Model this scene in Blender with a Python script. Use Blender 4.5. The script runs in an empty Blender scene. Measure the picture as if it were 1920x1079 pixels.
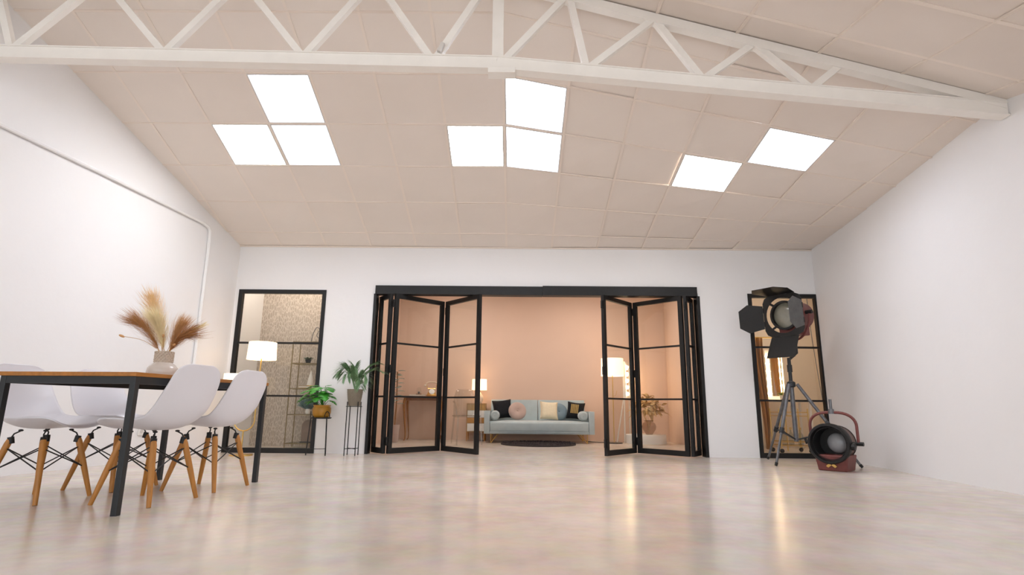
import bpy, math, random
from mathutils import Vector, Matrix
random.seed(7)
scene = bpy.context.scene
COL = scene.collection

# ------------------------------------------------------------------ camera
W_PX, F_PX = 1920.0, 1052.9
PITCH, YAW, ROLL, CAM_Z = math.radians(12.037), math.radians(-0.44), math.radians(0.554), 0.583
fw = Vector((math.sin(YAW)*math.cos(PITCH), math.cos(YAW)*math.cos(PITCH), math.sin(PITCH)))
rt = Vector((math.cos(YAW), -math.sin(YAW), 0)); up = rt.cross(fw)
cr, sr = math.cos(ROLL), math.sin(ROLL)
R2 = rt*cr + up*sr; U2 = up*cr - rt*sr
cd = bpy.data.cameras.new('camera'); cam = bpy.data.objects.new('camera', cd); COL.objects.link(cam)
cd.sensor_fit = 'HORIZONTAL'; cd.sensor_width = 36.0; cd.lens = 36.0*F_PX/W_PX; cd.clip_start = 0.02
M = Matrix((R2, U2, -fw)).transposed().to_4x4(); M.translation = (0, 0, CAM_Z); cam.matrix_world = M
scene.camera = cam

# ------------------------------------------------------------------ world (even daylight; hall end behind the camera left open as added fill)
world = bpy.data.worlds.new('world'); scene.world = world; world.use_nodes = True
bg = world.node_tree.nodes['Background']; bg.inputs[0].default_value = (0.90, 0.95, 1.0, 1); bg.inputs[1].default_value = 1.8
scene.view_settings.view_transform = 'Standard'; scene.view_settings.look = 'None'
scene.view_settings.exposure = 0.33; scene.view_settings.gamma = 1.0
scene.view_settings.use_curve_mapping = False
PANEL_E, SKY_E, INNER_E, SHADE_E, BULB_E = 17.0, 11.0, 19.0, 1.15, 16.0

# ------------------------------------------------------------------ helpers
def lin(h):
    h = h.lstrip('#'); out = []
    for k in (0, 2, 4):
        c = int(h[k:k+2], 16)/255
        out.append(c/12.92 if c <= .04045 else ((c+.055)/1.055)**2.4)
    return (*out, 1.0)

def mat(name, col, rough=.5, metal=0., spec=.5, noise=0., nscale=8., bump=0., bscale=60., col2=None, emit=0., ecol=None, coat=0., sheen=0., stretch=None):
    m = bpy.data.materials.new(name); m.use_nodes = True
    nt = m.node_tree; b = nt.nodes['Principled BSDF']
    c = lin(col) if isinstance(col, str) else (*col, 1)
    b.inputs['Base Color'].default_value = c; b.inputs['Roughness'].default_value = rough
    b.inputs['Metallic'].default_value = metal; b.inputs['Specular IOR Level'].default_value = spec
    b.inputs['Coat Weight'].default_value = coat; b.inputs['Sheen Weight'].default_value = sheen
    if emit:
        b.inputs['Emission Color'].default_value = lin(ecol) if ecol else c
        b.inputs['Emission Strength'].default_value = emit
    if noise or bump:
        tc = nt.nodes.new('ShaderNodeTexCoord'); vec = tc.outputs['Object']
        if stretch:
            mp = nt.nodes.new('ShaderNodeMapping'); mp.inputs['Scale'].default_value = stretch
            nt.links.new(vec, mp.inputs[0]); vec = mp.outputs[0]
    if noise:
        n = nt.nodes.new('ShaderNodeTexNoise'); n.inputs['Scale'].default_value = nscale; n.inputs['Detail'].default_value = 5
        nt.links.new(vec, n.inputs['Vector'])
        mx = nt.nodes.new('ShaderNodeMix'); mx.data_type = 'RGBA'
        mr = nt.nodes.new('ShaderNodeMapRange'); mr.inputs[1].default_value = .3; mr.inputs[2].default_value = .7
        nt.links.new(n.outputs['Fac'], mr.inputs[0]); nt.links.new(mr.outputs[0], mx.inputs[0])
        c2 = lin(col2) if col2 else tuple(max(0, v*(1-noise)) for v in c[:3])+(1,)
        mx.inputs[6].default_value = c; mx.inputs[7].default_value = c2
        nt.links.new(mx.outputs[2], b.inputs['Base Color'])
    if bump:
        n2 = nt.nodes.new('ShaderNodeTexNoise'); n2.inputs['Scale'].default_value = bscale; n2.inputs['Detail'].default_value = 4
        nt.links.new(vec, n2.inputs['Vector'])
        bp = nt.nodes.new('ShaderNodeBump'); bp.inputs['Strength'].default_value = bump; bp.inputs['Distance'].default_value = .01
        nt.links.new(n2.outputs['Fac'], bp.inputs['Height']); nt.links.new(bp.outputs[0], b.inputs['Normal'])
    return m

def glass_mat(name, tint=(.96, .97, .96), ior=1.45, rough=0., refl=.6):
    m = bpy.data.materials.new(name); m.use_nodes = True; nt = m.node_tree; nt.nodes.clear()
    o = nt.nodes.new('ShaderNodeOutputMaterial'); mx = nt.nodes.new('ShaderNodeMixShader')
    t = nt.nodes.new('ShaderNodeBsdfTransparent'); t.inputs[0].default_value = (*tint, 1)
    g = nt.nodes.new('ShaderNodeBsdfGlossy'); g.inputs['Roughness'].default_value = rough
    fr = nt.nodes.new('ShaderNodeFresnel'); fr.inputs[0].default_value = ior
    ge = nt.nodes.new('ShaderNodeNewGeometry'); io = nt.nodes.new('ShaderNodeMapRange')     # same reflectance on both faces of a thin sheet
    io.inputs[3].default_value = ior; io.inputs[4].default_value = 1/ior
    nt.links.new(ge.outputs['Backfacing'], io.inputs[0]); nt.links.new(io.outputs[0], fr.inputs[0])
    mu = nt.nodes.new('ShaderNodeMath'); mu.operation = 'MULTIPLY'; mu.inputs[1].default_value = refl
    nt.links.new(fr.outputs[0], mu.inputs[0]); nt.links.new(mu.outputs[0], mx.inputs[0])
    nt.links.new(t.outputs[0], mx.inputs[1]); nt.links.new(g.outputs[0], mx.inputs[2]); nt.links.new(mx.outputs[0], o.inputs[0])
    return m

class MB:
    def __init__(s): s.v = []; s.f = []
    def add(s, vs, fs):
        o = len(s.v); s.v += [tuple(p) for p in vs]; s.f += [tuple(i+o for i in f) for f in fs]; return s
    def box(s, x0, x1, y0, y1, z0, z1):
        return s.add([(x0,y0,z0),(x1,y0,z0),(x1,y1,z0),(x0,y1,z0),(x0,y0,z1),(x1,y0,z1),(x1,y1,z1),(x0,y1,z1)],
                     [(0,3,2,1),(4,5,6,7),(0,1,5,4),(1,2,6,5),(2,3,7,6),(3,0,4,7)])
    def beam(s, a, b, w, h, ref=(0,0,1)):          # rectangular bar from a to b; w across, h along ref
        a = Vector(a); b = Vector(b); d = (b-a).normalized(); r = Vector(ref)
        if abs(d.dot(r)) > .98: r = Vector((0,1,0))
        x = d.cross(r).normalized(); z = x.cross(d)
        vs = []
        for p in (a, b):
            for sx, sz in ((-1,-1),(1,-1),(1,1),(-1,1)): vs.append(p+x*(sx*w/2)+z*(sz*h/2))
        return s.add(vs, [(0,1,2,3),(7,6,5,4),(0,4,5,1),(1,5,6,2),(2,6,7,3),(3,7,4,0)])
    def tube(s, path, r, n=8, closed=False):
        P = [Vector(p) for p in path]; m = len(P)
        rs = r if isinstance(r, (list, tuple)) else [r]*m
        tang = []
        for i in range(m):
            a = P[(i-1) % m] if (closed or i > 0) else P[i]; b = P[(i+1) % m] if (closed or i < m-1) else P[i]
            tang.append((b-a).normalized())
        t0 = tang[0]; ref = Vector((0,0,1)) if abs(t0.z) < .9 else Vector((1,0,0))
        nrm = t0.cross(ref).normalized(); vs = []
        for i in range(m):
            t = tang[i]; nrm = (nrm - t*nrm.dot(t)).normalized(); bn = t.cross(nrm)
            for k in range(n):
                a = 2*math.pi*k/n; vs.append(P[i]+(nrm*math.cos(a)+bn*math.sin(a))*rs[i])
        fs = []
        for i in range(m if closed else m-1):
            j = (i+1) % m
            for k in range(n): fs.append((i*n+k, i*n+(k+1) % n, j*n+(k+1) % n, j*n+k))
        if not closed: fs += [tuple(range(n-1, -1, -1)), tuple((m-1)*n+k for k in range(n))]
        return s.add(vs, fs)
    def lathe(s, prof, n=24, c=(0,0,0), M=None, caps=(True, True)):
        closed = abs(prof[0][0]-prof[-1][0])+abs(prof[0][1]-prof[-1][1]) < 1e-6
        vs = []; fs = []
        for r, z in prof:
            for k in range(n):
                a = 2*math.pi*k/n; p = Vector((r*math.cos(a), r*math.sin(a), z))
                if M: p = M @ p
                vs.append(p+Vector(c))
        for i in range(len(prof)-1):
            for k in range(n): fs.append((i*n+k, i*n+(k+1) % n, (i+1)*n+(k+1) % n, (i+1)*n+k))
        if prof[0][0] > 1e-6 and caps[0] and not closed: fs.append(tuple(range(n-1, -1, -1)))
        if prof[-1][0] > 1e-6 and caps[1] and not closed: fs.append(tuple((len(prof)-1)*n+k for k in range(n)))
        return s.add(vs, fs)
    def ell(s, c, r, n=12, M=None):
        m = n//2; vs = []; fs = []
        for i in range(m+1):
            t = math.pi*i/m
            for k in range(n):
                a = 2*math.pi*k/n; p = Vector((r[0]*math.sin(t)*math.cos(a), r[1]*math.sin(t)*math.sin(a), -r[2]*math.cos(t)))
                if M: p = M @ p
                vs.append(p+Vector(c))
        for i in range(m):
            for k in range(n): fs.append((i*n+k, i*n+(k+1) % n, (i+1)*n+(k+1) % n, (i+1)*n+k))
        return s.add(vs, fs)
    def grid(s, fn, nu, nv):
        vs = [fn(i/nu, j/nv) for i in range(nu+1) for j in range(nv+1)]
        fs = [(i*(nv+1)+j, (i+1)*(nv+1)+j, (i+1)*(nv+1)+j+1, i*(nv+1)+j+1) for i in range(nu) for j in range(nv)]
        return s.add(vs, fs)
    def slab(s, poly, dz):                          # poly of 3d points, extruded upward by dz
        n = len(poly); vs = [Vector(p) for p in poly]+[Vector(p)+Vector((0,0,dz)) for p in poly]
        fs = [tuple(range(n-1,-1,-1)), tuple(range(n, 2*n))]+[(k,(k+1)%n,n+(k+1)%n,n+k) for k in range(n)]
        return s.add(vs, fs)
    def plate(s, poly, nrm, th):                    # poly of 3d points, thickened along nrm
        n = len(poly); d = Vector(nrm).normalized()*th
        vs = [Vector(p)-d/2 for p in poly]+[Vector(p)+d/2 for p in poly]
        fs = [tuple(range(n-1,-1,-1)), tuple(range(n, 2*n))]+[(k,(k+1)%n,n+(k+1)%n,n+k) for k in range(n)]
        return s.add(vs, fs)
    def build(s, name, material, parent=None, smooth=True, bevel=0., solid=0., sub=0, loc=None, rot=None):
        me = bpy.data.meshes.new(name); me.from_pydata([tuple(p) for p in s.v], [], s.f); me.update()
        me.materials.append(material)
        if smooth:
            for p in me.polygons: p.use_smooth = True
            me.set_sharp_from_angle(angle=math.radians(40))
        o = bpy.data.objects.new(name, me); COL.objects.link(o)
        if parent: o.parent = parent
        if loc is not None: o.location = loc
        if rot is not None: o.rotation_euler = rot
        if sub: md = o.modifiers.new('subd', 'SUBSURF'); md.levels = md.render_levels = sub
        if solid: md = o.modifiers.new('solid', 'SOLIDIFY'); md.thickness = solid; md.offset = 0
        if bevel: md = o.modifiers.new('bevel', 'BEVEL'); md.width = bevel; md.segments = 2; md.limit_method = 'ANGLE'
        return o

def tag(o, label, cat, group=None):
    o['label'] = label; o['category'] = cat
    if group: o['group'] = group
    return o
def thing(name, label, cat, loc=(0,0,0), rz=0., group=None):
    o = bpy.data.objects.new(name, None); COL.objects.link(o); o.empty_display_size = .1
    o.location = loc; o.rotation_euler = (0, 0, rz); return tag(o, label, cat, group)
def struct(o, label=None, cat=None):
    o['kind'] = 'structure'
    if label: o['label'] = label
    if cat: o['category'] = cat
    return o
def dup(root, loc, rz, label):
    r = root.copy(); COL.objects.link(r); r.location = loc; r.rotation_euler = (0,0,rz); r['label'] = label
    for ch in list(root.children):
        c = ch.copy(); COL.objects.link(c); c.parent = r
        for g in list(ch.children):
            d = g.copy(); COL.objects.link(d); d.parent = c
    return r
def spline(pts, n=24):                               # Catmull-Rom through 3d points
    P = [Vector(p) for p in pts]; P = [P[0]*2-P[1]]+P+[P[-1]*2-P[-2]]; out = []
    seg = len(P)-3
    for k in range(n+1):
        t = k/n*seg; i = min(int(t), seg-1); u = t-i; a, b, c, d = P[i:i+4]
        out.append(.5*((2*b)+(c-a)*u+(2*a-5*b+4*c-d)*u*u+(3*b-a-3*c+d)*u**3))
    return out

# ------------------------------------------------------------------ materials
M_wall = mat('white_plaster', '#f1efee', .85, spec=.2, noise=.03, nscale=1.2, bump=.35, bscale=7)
M_tile = mat('ceiling_tile_beige', '#ece1d7', .9, spec=.1, noise=.03, nscale=2.5, bump=.05, bscale=120)
M_tbar = mat('ceiling_bar_beige', '#efe2d6', .7, spec=.2, noise=.02, nscale=3)
M_truss = mat('cream_paint', '#faf5ee', .6, spec=.3, noise=.05, nscale=6, bump=.08, bscale=30)
M_black = mat('black_metal', '#171616', .45, spec=.4, noise=.15, nscale=20)
M_steel = mat('dark_steel', '#24272a', .4, spec=.45, noise=.1, nscale=20)
M_glass = glass_mat('window_glass')
M_pink = mat('peach_plaster', '#e2c5b1', .8, spec=.2, noise=.04, nscale=1.5, bump=.05, bscale=20)
M_cream = mat('cream_plaster', '#ecdcc8', .8, spec=.2, noise=.03, nscale=1.5)
M_shell = mat('white_plastic', '#e9e7ec', .35, spec=.4, noise=.02, nscale=3)
M_oak = mat('oak_dowel', '#bf8038', .45, noise=.25, nscale=9, stretch=(6,6,.6))
M_top = mat('oiled_tabletop', '#b3732c', .4, noise=.3, nscale=5, stretch=(8,.6,8))
M_gold = mat('brass', '#d9b36a', .3, metal=.85, noise=.05, nscale=10)
M_sofa = mat('grey_blue_velvet', '#b9c6c8', .75, spec=.2, noise=.12, nscale=7, sheen=.4, bump=.08, bscale=150)
M_red = mat('oxide_red_paint', '#7a3f3a', .5, noise=.25, nscale=12, bump=.05, bscale=50)
M_chip = mat('worn_grey_metal', '#77777a', .4, metal=.7, noise=.35, nscale=25)
M_pot = mat('mustard_glaze', '#b8811f', .35, noise=.2, nscale=9)
M_soil = mat('dark_soil', '#3a2c20', .95, noise=.3, nscale=60)
M_white = mat('white_lacquer', '#eeebe6', .5, noise=.02, nscale=4)
M_rattan = mat('woven_rattan', '#c39a5c', .7, noise=.25, nscale=70)

def floor_material():
    m = bpy.data.materials.new('polished_concrete'); m.use_nodes = True; nt = m.node_tree; b = nt.nodes['Principled BSDF']
    tc = nt.nodes.new('ShaderNodeTexCoord')
    def nz(sc, det, stretch=None, rough=.55):
        n = nt.nodes.new('ShaderNodeTexNoise'); n.inputs['Scale'].default_value = sc; n.inputs['Detail'].default_value = det; n.inputs['Roughness'].default_value = rough
        if stretch:
            mp = nt.nodes.new('ShaderNodeMapping'); mp.inputs['Scale'].default_value = stretch; nt.links.new(tc.outputs['Object'], mp.inputs[0]); nt.links.new(mp.outputs[0], n.inputs['Vector'])
        else: nt.links.new(tc.outputs['Object'], n.inputs['Vector'])
        return n
    a = nz(.9, 7, None, .62); c = nz(7, 6, (1, 1, 1), .6)
    r1 = nt.nodes.new('ShaderNodeValToRGB'); e = r1.color_ramp.elements
    e[0].position = .33; e[0].color = lin('#c5b7a9'); e[1].position = .66; e[1].color = lin('#dcd1c8')
    nt.links.new(a.outputs['Fac'], r1.inputs[0])
    mx = nt.nodes.new('ShaderNodeMix'); mx.data_type = 'RGBA'; mx.blend_type = 'OVERLAY'; mx.inputs[0].default_value = .22
    nt.links.new(r1.outputs[0], mx.inputs[6]); nt.links.new(c.outputs['Color'], mx.inputs[7])
    # sparse small scratches
    s = nz(5, 3, (.35, 3.2, 1)); rs = nt.nodes.new('ShaderNodeMapRange'); rs.inputs[1].default_value = .70; rs.inputs[2].default_value = .76; rs.inputs[3].default_value = 0; rs.inputs[4].default_value = .3
    nt.links.new(s.outputs['Fac'], rs.inputs[0])
    m2 = nt.nodes.new('ShaderNodeMix'); m2.data_type = 'RGBA'; nt.links.new(rs.outputs[0], m2.inputs[0]); nt.links.new(mx.outputs[2], m2.inputs[6]); m2.inputs[7].default_value = lin('#8f7d6c')
    nt.links.new(m2.outputs[2], b.inputs['Base Color'])
    rr = nt.nodes.new('ShaderNodeMapRange'); rr.inputs[1].default_value = .3; rr.inputs[2].default_value = .7; rr.inputs[3].default_value = .19; rr.inputs[4].default_value = .25
    nt.links.new(c.outputs['Fac'], rr.inputs[0]); nt.links.new(rr.outputs[0], b.inputs['Roughness'])
    b.inputs['Specular IOR Level'].default_value = .55
    n2 = nz(5, 2, (.5, 2.0, 1)); bp = nt.nodes.new('ShaderNodeBump'); bp.inputs['Strength'].default_value = .012; bp.inputs['Distance'].default_value = .003
    nt.links.new(n2.outputs['Fac'], bp.inputs['Height']); nt.links.new(bp.outputs[0], b.inputs['Normal'])
    return m
M_floor = floor_material()

def wallpaper_material():
    m = bpy.data.materials.new('veined_wallpaper'); m.use_nodes = True; nt = m.node_tree; b = nt.nodes['Principled BSDF']
    tc = nt.nodes.new('ShaderNodeTexCoord'); mp = nt.nodes.new('ShaderNodeMapping'); mp.inputs['Scale'].default_value = (26, 26, 9)
    nt.links.new(tc.outputs['Object'], mp.inputs[0])
    v = nt.nodes.new('ShaderNodeTexVoronoi'); v.feature = 'DISTANCE_TO_EDGE'; v.inputs['Scale'].default_value = 2.2
    n = nt.nodes.new('ShaderNodeTexNoise'); n.inputs['Scale'].default_value = 2.5; n.inputs['Detail'].default_value = 6
    nt.links.new(mp.outputs[0], n.inputs['Vector'])
    ad = nt.nodes.new('ShaderNodeMix'); ad.data_type = 'RGBA'; ad.inputs[0].default_value = .35
    nt.links.new(mp.outputs[0], ad.inputs[6]); nt.links.new(n.outputs['Color'], ad.inputs[7]); nt.links.new(ad.outputs[2], v.inputs['Vector'])
    r = nt.nodes.new('ShaderNodeValToRGB'); e = r.color_ramp.elements; e[0].position = .0; e[0].color = lin('#d8cdc1'); e[1].position = .16; e[1].color = lin('#b5a89b')
    nt.links.new(v.outputs['Distance'], r.inputs[0]); nt.links.new(r.outputs[0], b.inputs['Base Color']); b.inputs['Roughness'].default_value = .8
    return m
M_paper = wallpaper_material()

# ------------------------------------------------------------------ room shell
D = 7.204                     # front face of the back wall
X0 = -0.133                   # ceiling crease / grid line
YF = 3.82                     # ceiling fold above the truss
FRONT = -2.6
def xl(y): return -3.685 - .172*(D-y)          # left wall
def xr(y): return 3.905 - .0885*(D-y)          # right wall
def ceil(x, y):
    v = D-y; return 2.65+.367*v-(.083*v*(x-X0) if x > X0 else 0)
def ceil_front(x, y):
    d = min(YF-y, 1.6); return ceil(x+.09*(YF-y), YF)-.264*d

fl = MB(); fl.box(-6.2, 5.2, FRONT, 11.0, -.12, 0)
struct(fl.build('floor', M_floor, smooth=False), 'glossy beige polished concrete floor', 'floor')
w = MB(); w.box(-4.0, -3.62, D, D+.14, 0, 2.06); w.box(-2.49, -1.84, D, D+.14, 0, 2.06); w.box(2.37, 3.02, D, D+.14, 0, 2.06)
w.box(-4.0, 5.0, D, D+.14, 2.06, 3.1); w.box(3.93, 5.0, D, D+.14, 0, 2.06)
struct(w.build('wall_back', M_wall, smooth=False), 'white plaster back wall with door and window openings', 'wall')
def side_wall(name, xf, sgn, label):
    a, b = xf(D+.02), xf(FRONT); m = MB()
    m.slab([(a, D+.02, 0), (b, FRONT, 0), (b+sgn*.2, FRONT, 0), (a+sgn*.2, D+.02, 0)][::sgn], 4.6)
    struct(m.build(name, M_wall, smooth=False), label, 'wall')
side_wall('wall_left', xl, -1, 'white plaster wall behind the dining table')
side_wall('wall_right', xr, 1, 'white plaster wall beside the film lamps')

# ceiling: slab above + each tile + grid bars
cb = MB()
def strip(y0, y1, fn):
    xs0 = [xl(y0)-.15, X0, xr(y0)+.15]; xs1 = [xl(y1)-.15, X0, xr(y1)+.15]
    for k in (0, 1):
        N = 6
        for q in range(N):
            def P(t, s):
                y = y0+(y1-y0)*t; xa = xs0[k]+(xs0[k+1]-xs0[k])*s; xb = xs1[k]+(xs1[k+1]-xs1[k])*s
                x = xa+(xb-xa)*t; return (x, y, fn(x, y)+.22)
            cb.slab([P(0, q/N), P(0, (q+1)/N), P(1, (q+1)/N), P(1, q/N)], .05)
yy = [D+.1]+[D-.6*k for k in range(1, 6)]+[YF]
for a, b in zip(yy, yy[1:]): strip(b, a, ceil)
for a, b in ((YF, 3.2), (3.2, 2.22), (2.22, FRONT)): strip(b, a, ceil_front)
ceiling = struct(cb.build('ceiling', M_tile, smooth=False), 'sloping beige tiled ceiling', 'ceiling')

def clip(poly, a, b, c):       # keep a*x+b*y<=c
    out = []
    for i in range(len(poly)):
        p, q = poly[i], poly[(i+1) % len(poly)]; dp = a*p[0]+b*p[1]-c; dq = a*q[0]+b*q[1]-c
        if dp <= 0: out.append(p)
        if dp*dq < 0: t = dp/(dp-dq); out.append((p[0]+(q[0]-p[0])*t, p[1]+(q[1]-p[1])*t))
    return out
def area(p): return abs(sum(p[i][0]*p[(i+1) % len(p)][1]-p[(i+1) % len(p)][0]*p[i][1] for i in range(len(p))))/2
def clip_walls(poly):
    poly = clip(poly, -1, .172, 3.685+.172*D) if poly else poly     # x >= xl(y)
    poly = clip(poly, 1, -.0885, 3.905-.0885*D) if poly else poly   # x <= xr(y)
    return poly
VR = [0, .288, .852, 1.417, 1.981, 2.546, 3.110, D-YF]              # row lines, measured from the back wall
LED = {(-5, 2), (-1, 2), (3, 2)}                                    # (column, row interval) ; row interval r spans VR[r+1]..VR[r+2]
SKY = {(-4, 2), (-4, 3), (0, 2), (0, 3), (4, 3)}
rng = random.Random(3)
def tile_at(poly, fn, lift):
    g = [(p[0], p[1], fn(p[0], p[1])+.004+lift) for p in poly]
    MB().slab(g, .012).build('ceiling_tile', M_tile, ceiling, smooth=False)
for i in range(-8, 8):
    for r in range(len(VR)-1):
        if (i, r-1) in LED or (i, r-1) in SKY: continue
        xa, xb = X0+.6*i, X0+.6*(i+1); ya, yb = D-VR[r+1], D-VR[r]; e = .004
        if i == -1 or i == 0: pass
        poly = clip_walls([(xa+e, ya+e), (xb-e, ya+e), (xb-e, yb-e), (xa+e, yb-e)])
        if len(poly) < 3 or area(poly) < .004: continue
        lift = rng.choice([0, .001, .002, .003, .004]) if i < 1 else rng.choice([0, .003, .006, .009, .013])
        tile_at(poly, ceil, lift)
def fx(x, y): return x-.09*(YF-y)
FR = [YF, 3.47, 2.89, 2.31]
for i in range(-8, 8):
    for r in range(3):
        ya, yb = FR[r+1], FR[r]; e = .004; xa, xb = X0+.6*i+e, X0+.6*(i+1)-e
        poly = clip_walls([(fx(xa, ya), ya+e), (fx(xb, ya), ya+e), (fx(xb, yb), yb-e), (fx(xa, yb), yb-e)])
        if len(poly) < 3 or area(poly) < .004: continue
        tile_at(poly, ceil_front, rng.choice([0, .002, .005, .008]))
def bar(pts, fn):
    m = MB()
    for a, b in zip(pts, pts[1:]):
        za, zb = fn(*a), fn(*b); m.beam((*a, za+.007), (*b, zb+.007), .024, .010)
    m.build('grid_bar', M_tbar, ceiling, smooth=False)
for i in range(-8, 8):
    x = X0+.6*i; yhi = D
    if x < xl(D): yhi = D-((xl(D)-x)/.172)
    ylo = YF
    if x > xr(YF): ylo = D-(3.905-x)/.0885
    if x > xr(D) or yhi <= YF+.05 or ylo >= D: continue
    bar([(x, ylo), (x, yhi)], ceil)
    yl = FR[-1]
    if X0+.6*i < 3.7: bar([(x, YF), (fx(x, yl), yl)], ceil_front)
for v in VR[1:-1]:
    y = D-v; bar([(xl(y), y), (X0, y), (xr(y), y)], ceil)
for y in FR[1:]:
    bar([(xl(y), y), (X0-.09*(YF-y), y), (xr(y), y)], ceil_front)
# perimeter angle on the back wall
MB().beam((xl(D), D-.012, 2.652), (xr(D), D-.012, 2.652), .024, .012).build('edge_trim', M_tbar, ceiling, smooth=False)

# lights in the ceiling
M_led = mat('led_diffuser', '#ffffff', .5, emit=PANEL_E, ecol='#fbfaf8', noise=.01)
M_skyl = mat('skylight_diffuser', '#ffffff', .5, emit=SKY_E, ecol='#e2ecff', noise=.01)
M_well = mat('skylight_well_white', '#eef1f8', .7, noise=.02)
M_alu = mat('white_aluminium', '#d9d3cd', .5, noise=.03)
def ceiling_light(i, r, kind, label):
    xa, xb = X0+.6*i+.016, X0+.6*(i+1)-.016; ya, yb = D-VR[r+2]+.016, D-VR[r+1]-.016
    c = Vector(((xa+xb)/2, (ya+yb)/2, 0)); c.z = ceil(c.x, c.y)
    t = thing('led_panel' if kind == 'led' else 'skylight', label, 'ceiling light' if kind == 'led' else 'skylight', c, 0, 'led ceiling panels' if kind == 'led' else 'square skylights')
    P = lambda x, y, dz: Vector((x, y, ceil(x, y)+dz))-c
    cs = [(xa, ya), (xb, ya), (xb, yb), (xa, yb)]
    f = MB()
    for a, b in zip(cs, cs[1:]+cs[:1]): f.beam(P(*a, .008), P(*b, .008), .014, .012)
    f.build('frame', M_alu, t, smooth=False)
    if kind == 'led':
        MB().slab([P(*q, .008) for q in cs], .01).build('diffuser', M_led, t, smooth=False)
    else:
        h = .16; m = MB()
        for a, b in zip(cs, cs[1:]+cs[:1]): m.plate([P(*a, .01), P(*b, .01), P(*b, h), P(*a, h)], Vector((b[1]-a[1], a[0]-b[0], 0)), .006)
        m.build('light_well', M_well, t, smooth=False)
        MB().slab([P(*q, h) for q in cs], .01).build('diffuser', M_skyl, t, smooth=False)
ceiling_light(-5, 2, 'led', 'bright white ceiling panel at the left, beside two skylights')
ceiling_light(-1, 2, 'led', 'bright white ceiling panel left of the central skylights')
ceiling_light(3, 2, 'led', 'bright white ceiling panel in the right half of the ceiling')
ceiling_light(-4, 3, 'sky', 'left pair of skylights, the one nearer the truss')
ceiling_light(-4, 2, 'sky', 'left pair of skylights, the one nearer the back wall')
ceiling_light(0, 3, 'sky', 'central pair of skylights, the one nearer the truss')
ceiling_light(0, 2, 'sky', 'central pair of skylights, the one nearer the back wall')
ceiling_light(4, 3, 'sky', 'single tilted skylight furthest right under the truss')

# roof truss
tr = struct(bpy.data.objects.new('roof_truss', None), 'cream painted steel roof truss spanning the hall', 'truss'); COL.objects.link(tr); tr.location = (0, 3.81, 0)
def chord_z(x): return (3.075+(x+.16)*(2.715-3.075)/3.75) if x > -.16 else 3.075+(-.16-x)*.0195
def top_z(x): return ceil(x, 3.81)-.045
for a, b in ((xr(3.81)-.005, -.16), (-.16, xl(3.81)+.005)):
    m = MB(); m.beam((a, 0, chord_z(a)+.045), (b, 0, chord_z(b)+.045), .065, .09)
    m.beam((a, -.002, chord_z(a)+.094), (b, -.002, chord_z(b)+.094), .085, .008)
    m.beam((a, -.002, chord_z(a)-.004), (b, -.002, chord_z(b)-.004), .085, .008)
    m.build('bottom_chord', M_truss, tr, smooth=False)
    m = MB(); m.beam((a, 0, top_z(a)), (b, 0, top_z(b)), .07, .07); m.build('top_chord', M_truss, tr, smooth=False)
MB().beam((-.155, 0, chord_z(-.155)+.08), (-.155, 0, top_z(-.155)), .06, .085, (1,0,0)).build('king_post', M_truss, tr, smooth=False)
MB().box(-.225, -.02, -.05, .045, 3.03, 3.075).build('joint_plate', M_truss, tr, smooth=False, bevel=.004)
webs = [(-3.885, -4.12), (-3.86, -3.30), (-2.715, -3.27), (-2.69, -2.20), (-1.65, -2.17), (-1.62, -1.15), (-.665, -1.11), (-.62, -.24),
        (-.10, .36), (.515, .40), (.54, 1.035), (1.375, 1.05), (1.405, 1.785), (2.175, 1.80), (2.20, 2.42)]
for a, b in webs:
    MB().beam((a, 0, chord_z(a)+.09), (b, 0, top_z(b)-.01), .045, .05, (1,0,0)).build('web_member', M_truss, tr, smooth=False)
MB().beam((-.668+.07, -.03, chord_z(-.6)+.12), (-.668+.10, -.03, chord_z(-.6)+.19), .03, .05, (0,1,0)).build('splice_plate', M_alu, tr, smooth=False)

# ------------------------------------------------------------------ rooms behind the back wall
struct(MB().box(-2.3, 2.9, 10.45, 10.6, 0, 2.8).build('wall_inner_back', M_pink, smooth=False), 'peach plaster wall behind the sofa', 'wall')
struct(MB().box(-2.3, -2.18, D+.14, 10.45, 0, 2.8).build('wall_inner_left', M_pink, smooth=False), 'peach side wall left of the writing desk', 'wall')
struct(MB().box(2.78, 2.90, D+.14, 10.45, 0, 2.8).build('wall_inner_right', M_pink, smooth=False), 'peach side wall right of the plinth', 'wall')
struct(MB().box(-4.3, 5.2, D+.14, 10.6, 2.8, 2.9).build('ceiling_inner', M_white, smooth=False), 'white ceiling of the rooms behind the back wall', 'ceiling')
struct(MB().box(-4.0, -2.3, 8.42, 8.55, 0, 2.8).build('wall_alcove', M_paper, smooth=False), 'grey veined wallpaper wall behind the left window', 'wall')
struct(MB().box(-4.1, -3.86, D+.14, 8.42, 0, 2.8).build('wall_alcove_left', M_wall, smooth=False), 'white side wall inside the left window', 'wall')
struct(MB().box(2.9, 5.2, 9.5, 9.65, 0, 2.8).build('wall_dressing_back', M_cream, smooth=False), 'cream wall behind the dressing mirror', 'wall')
struct(MB().box(5.0, 5.15, D+.14, 9.5, 0, 2.8).build('wall_dressing_right', M_cream, smooth=False), 'cream side wall inside the right window', 'wall')

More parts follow.
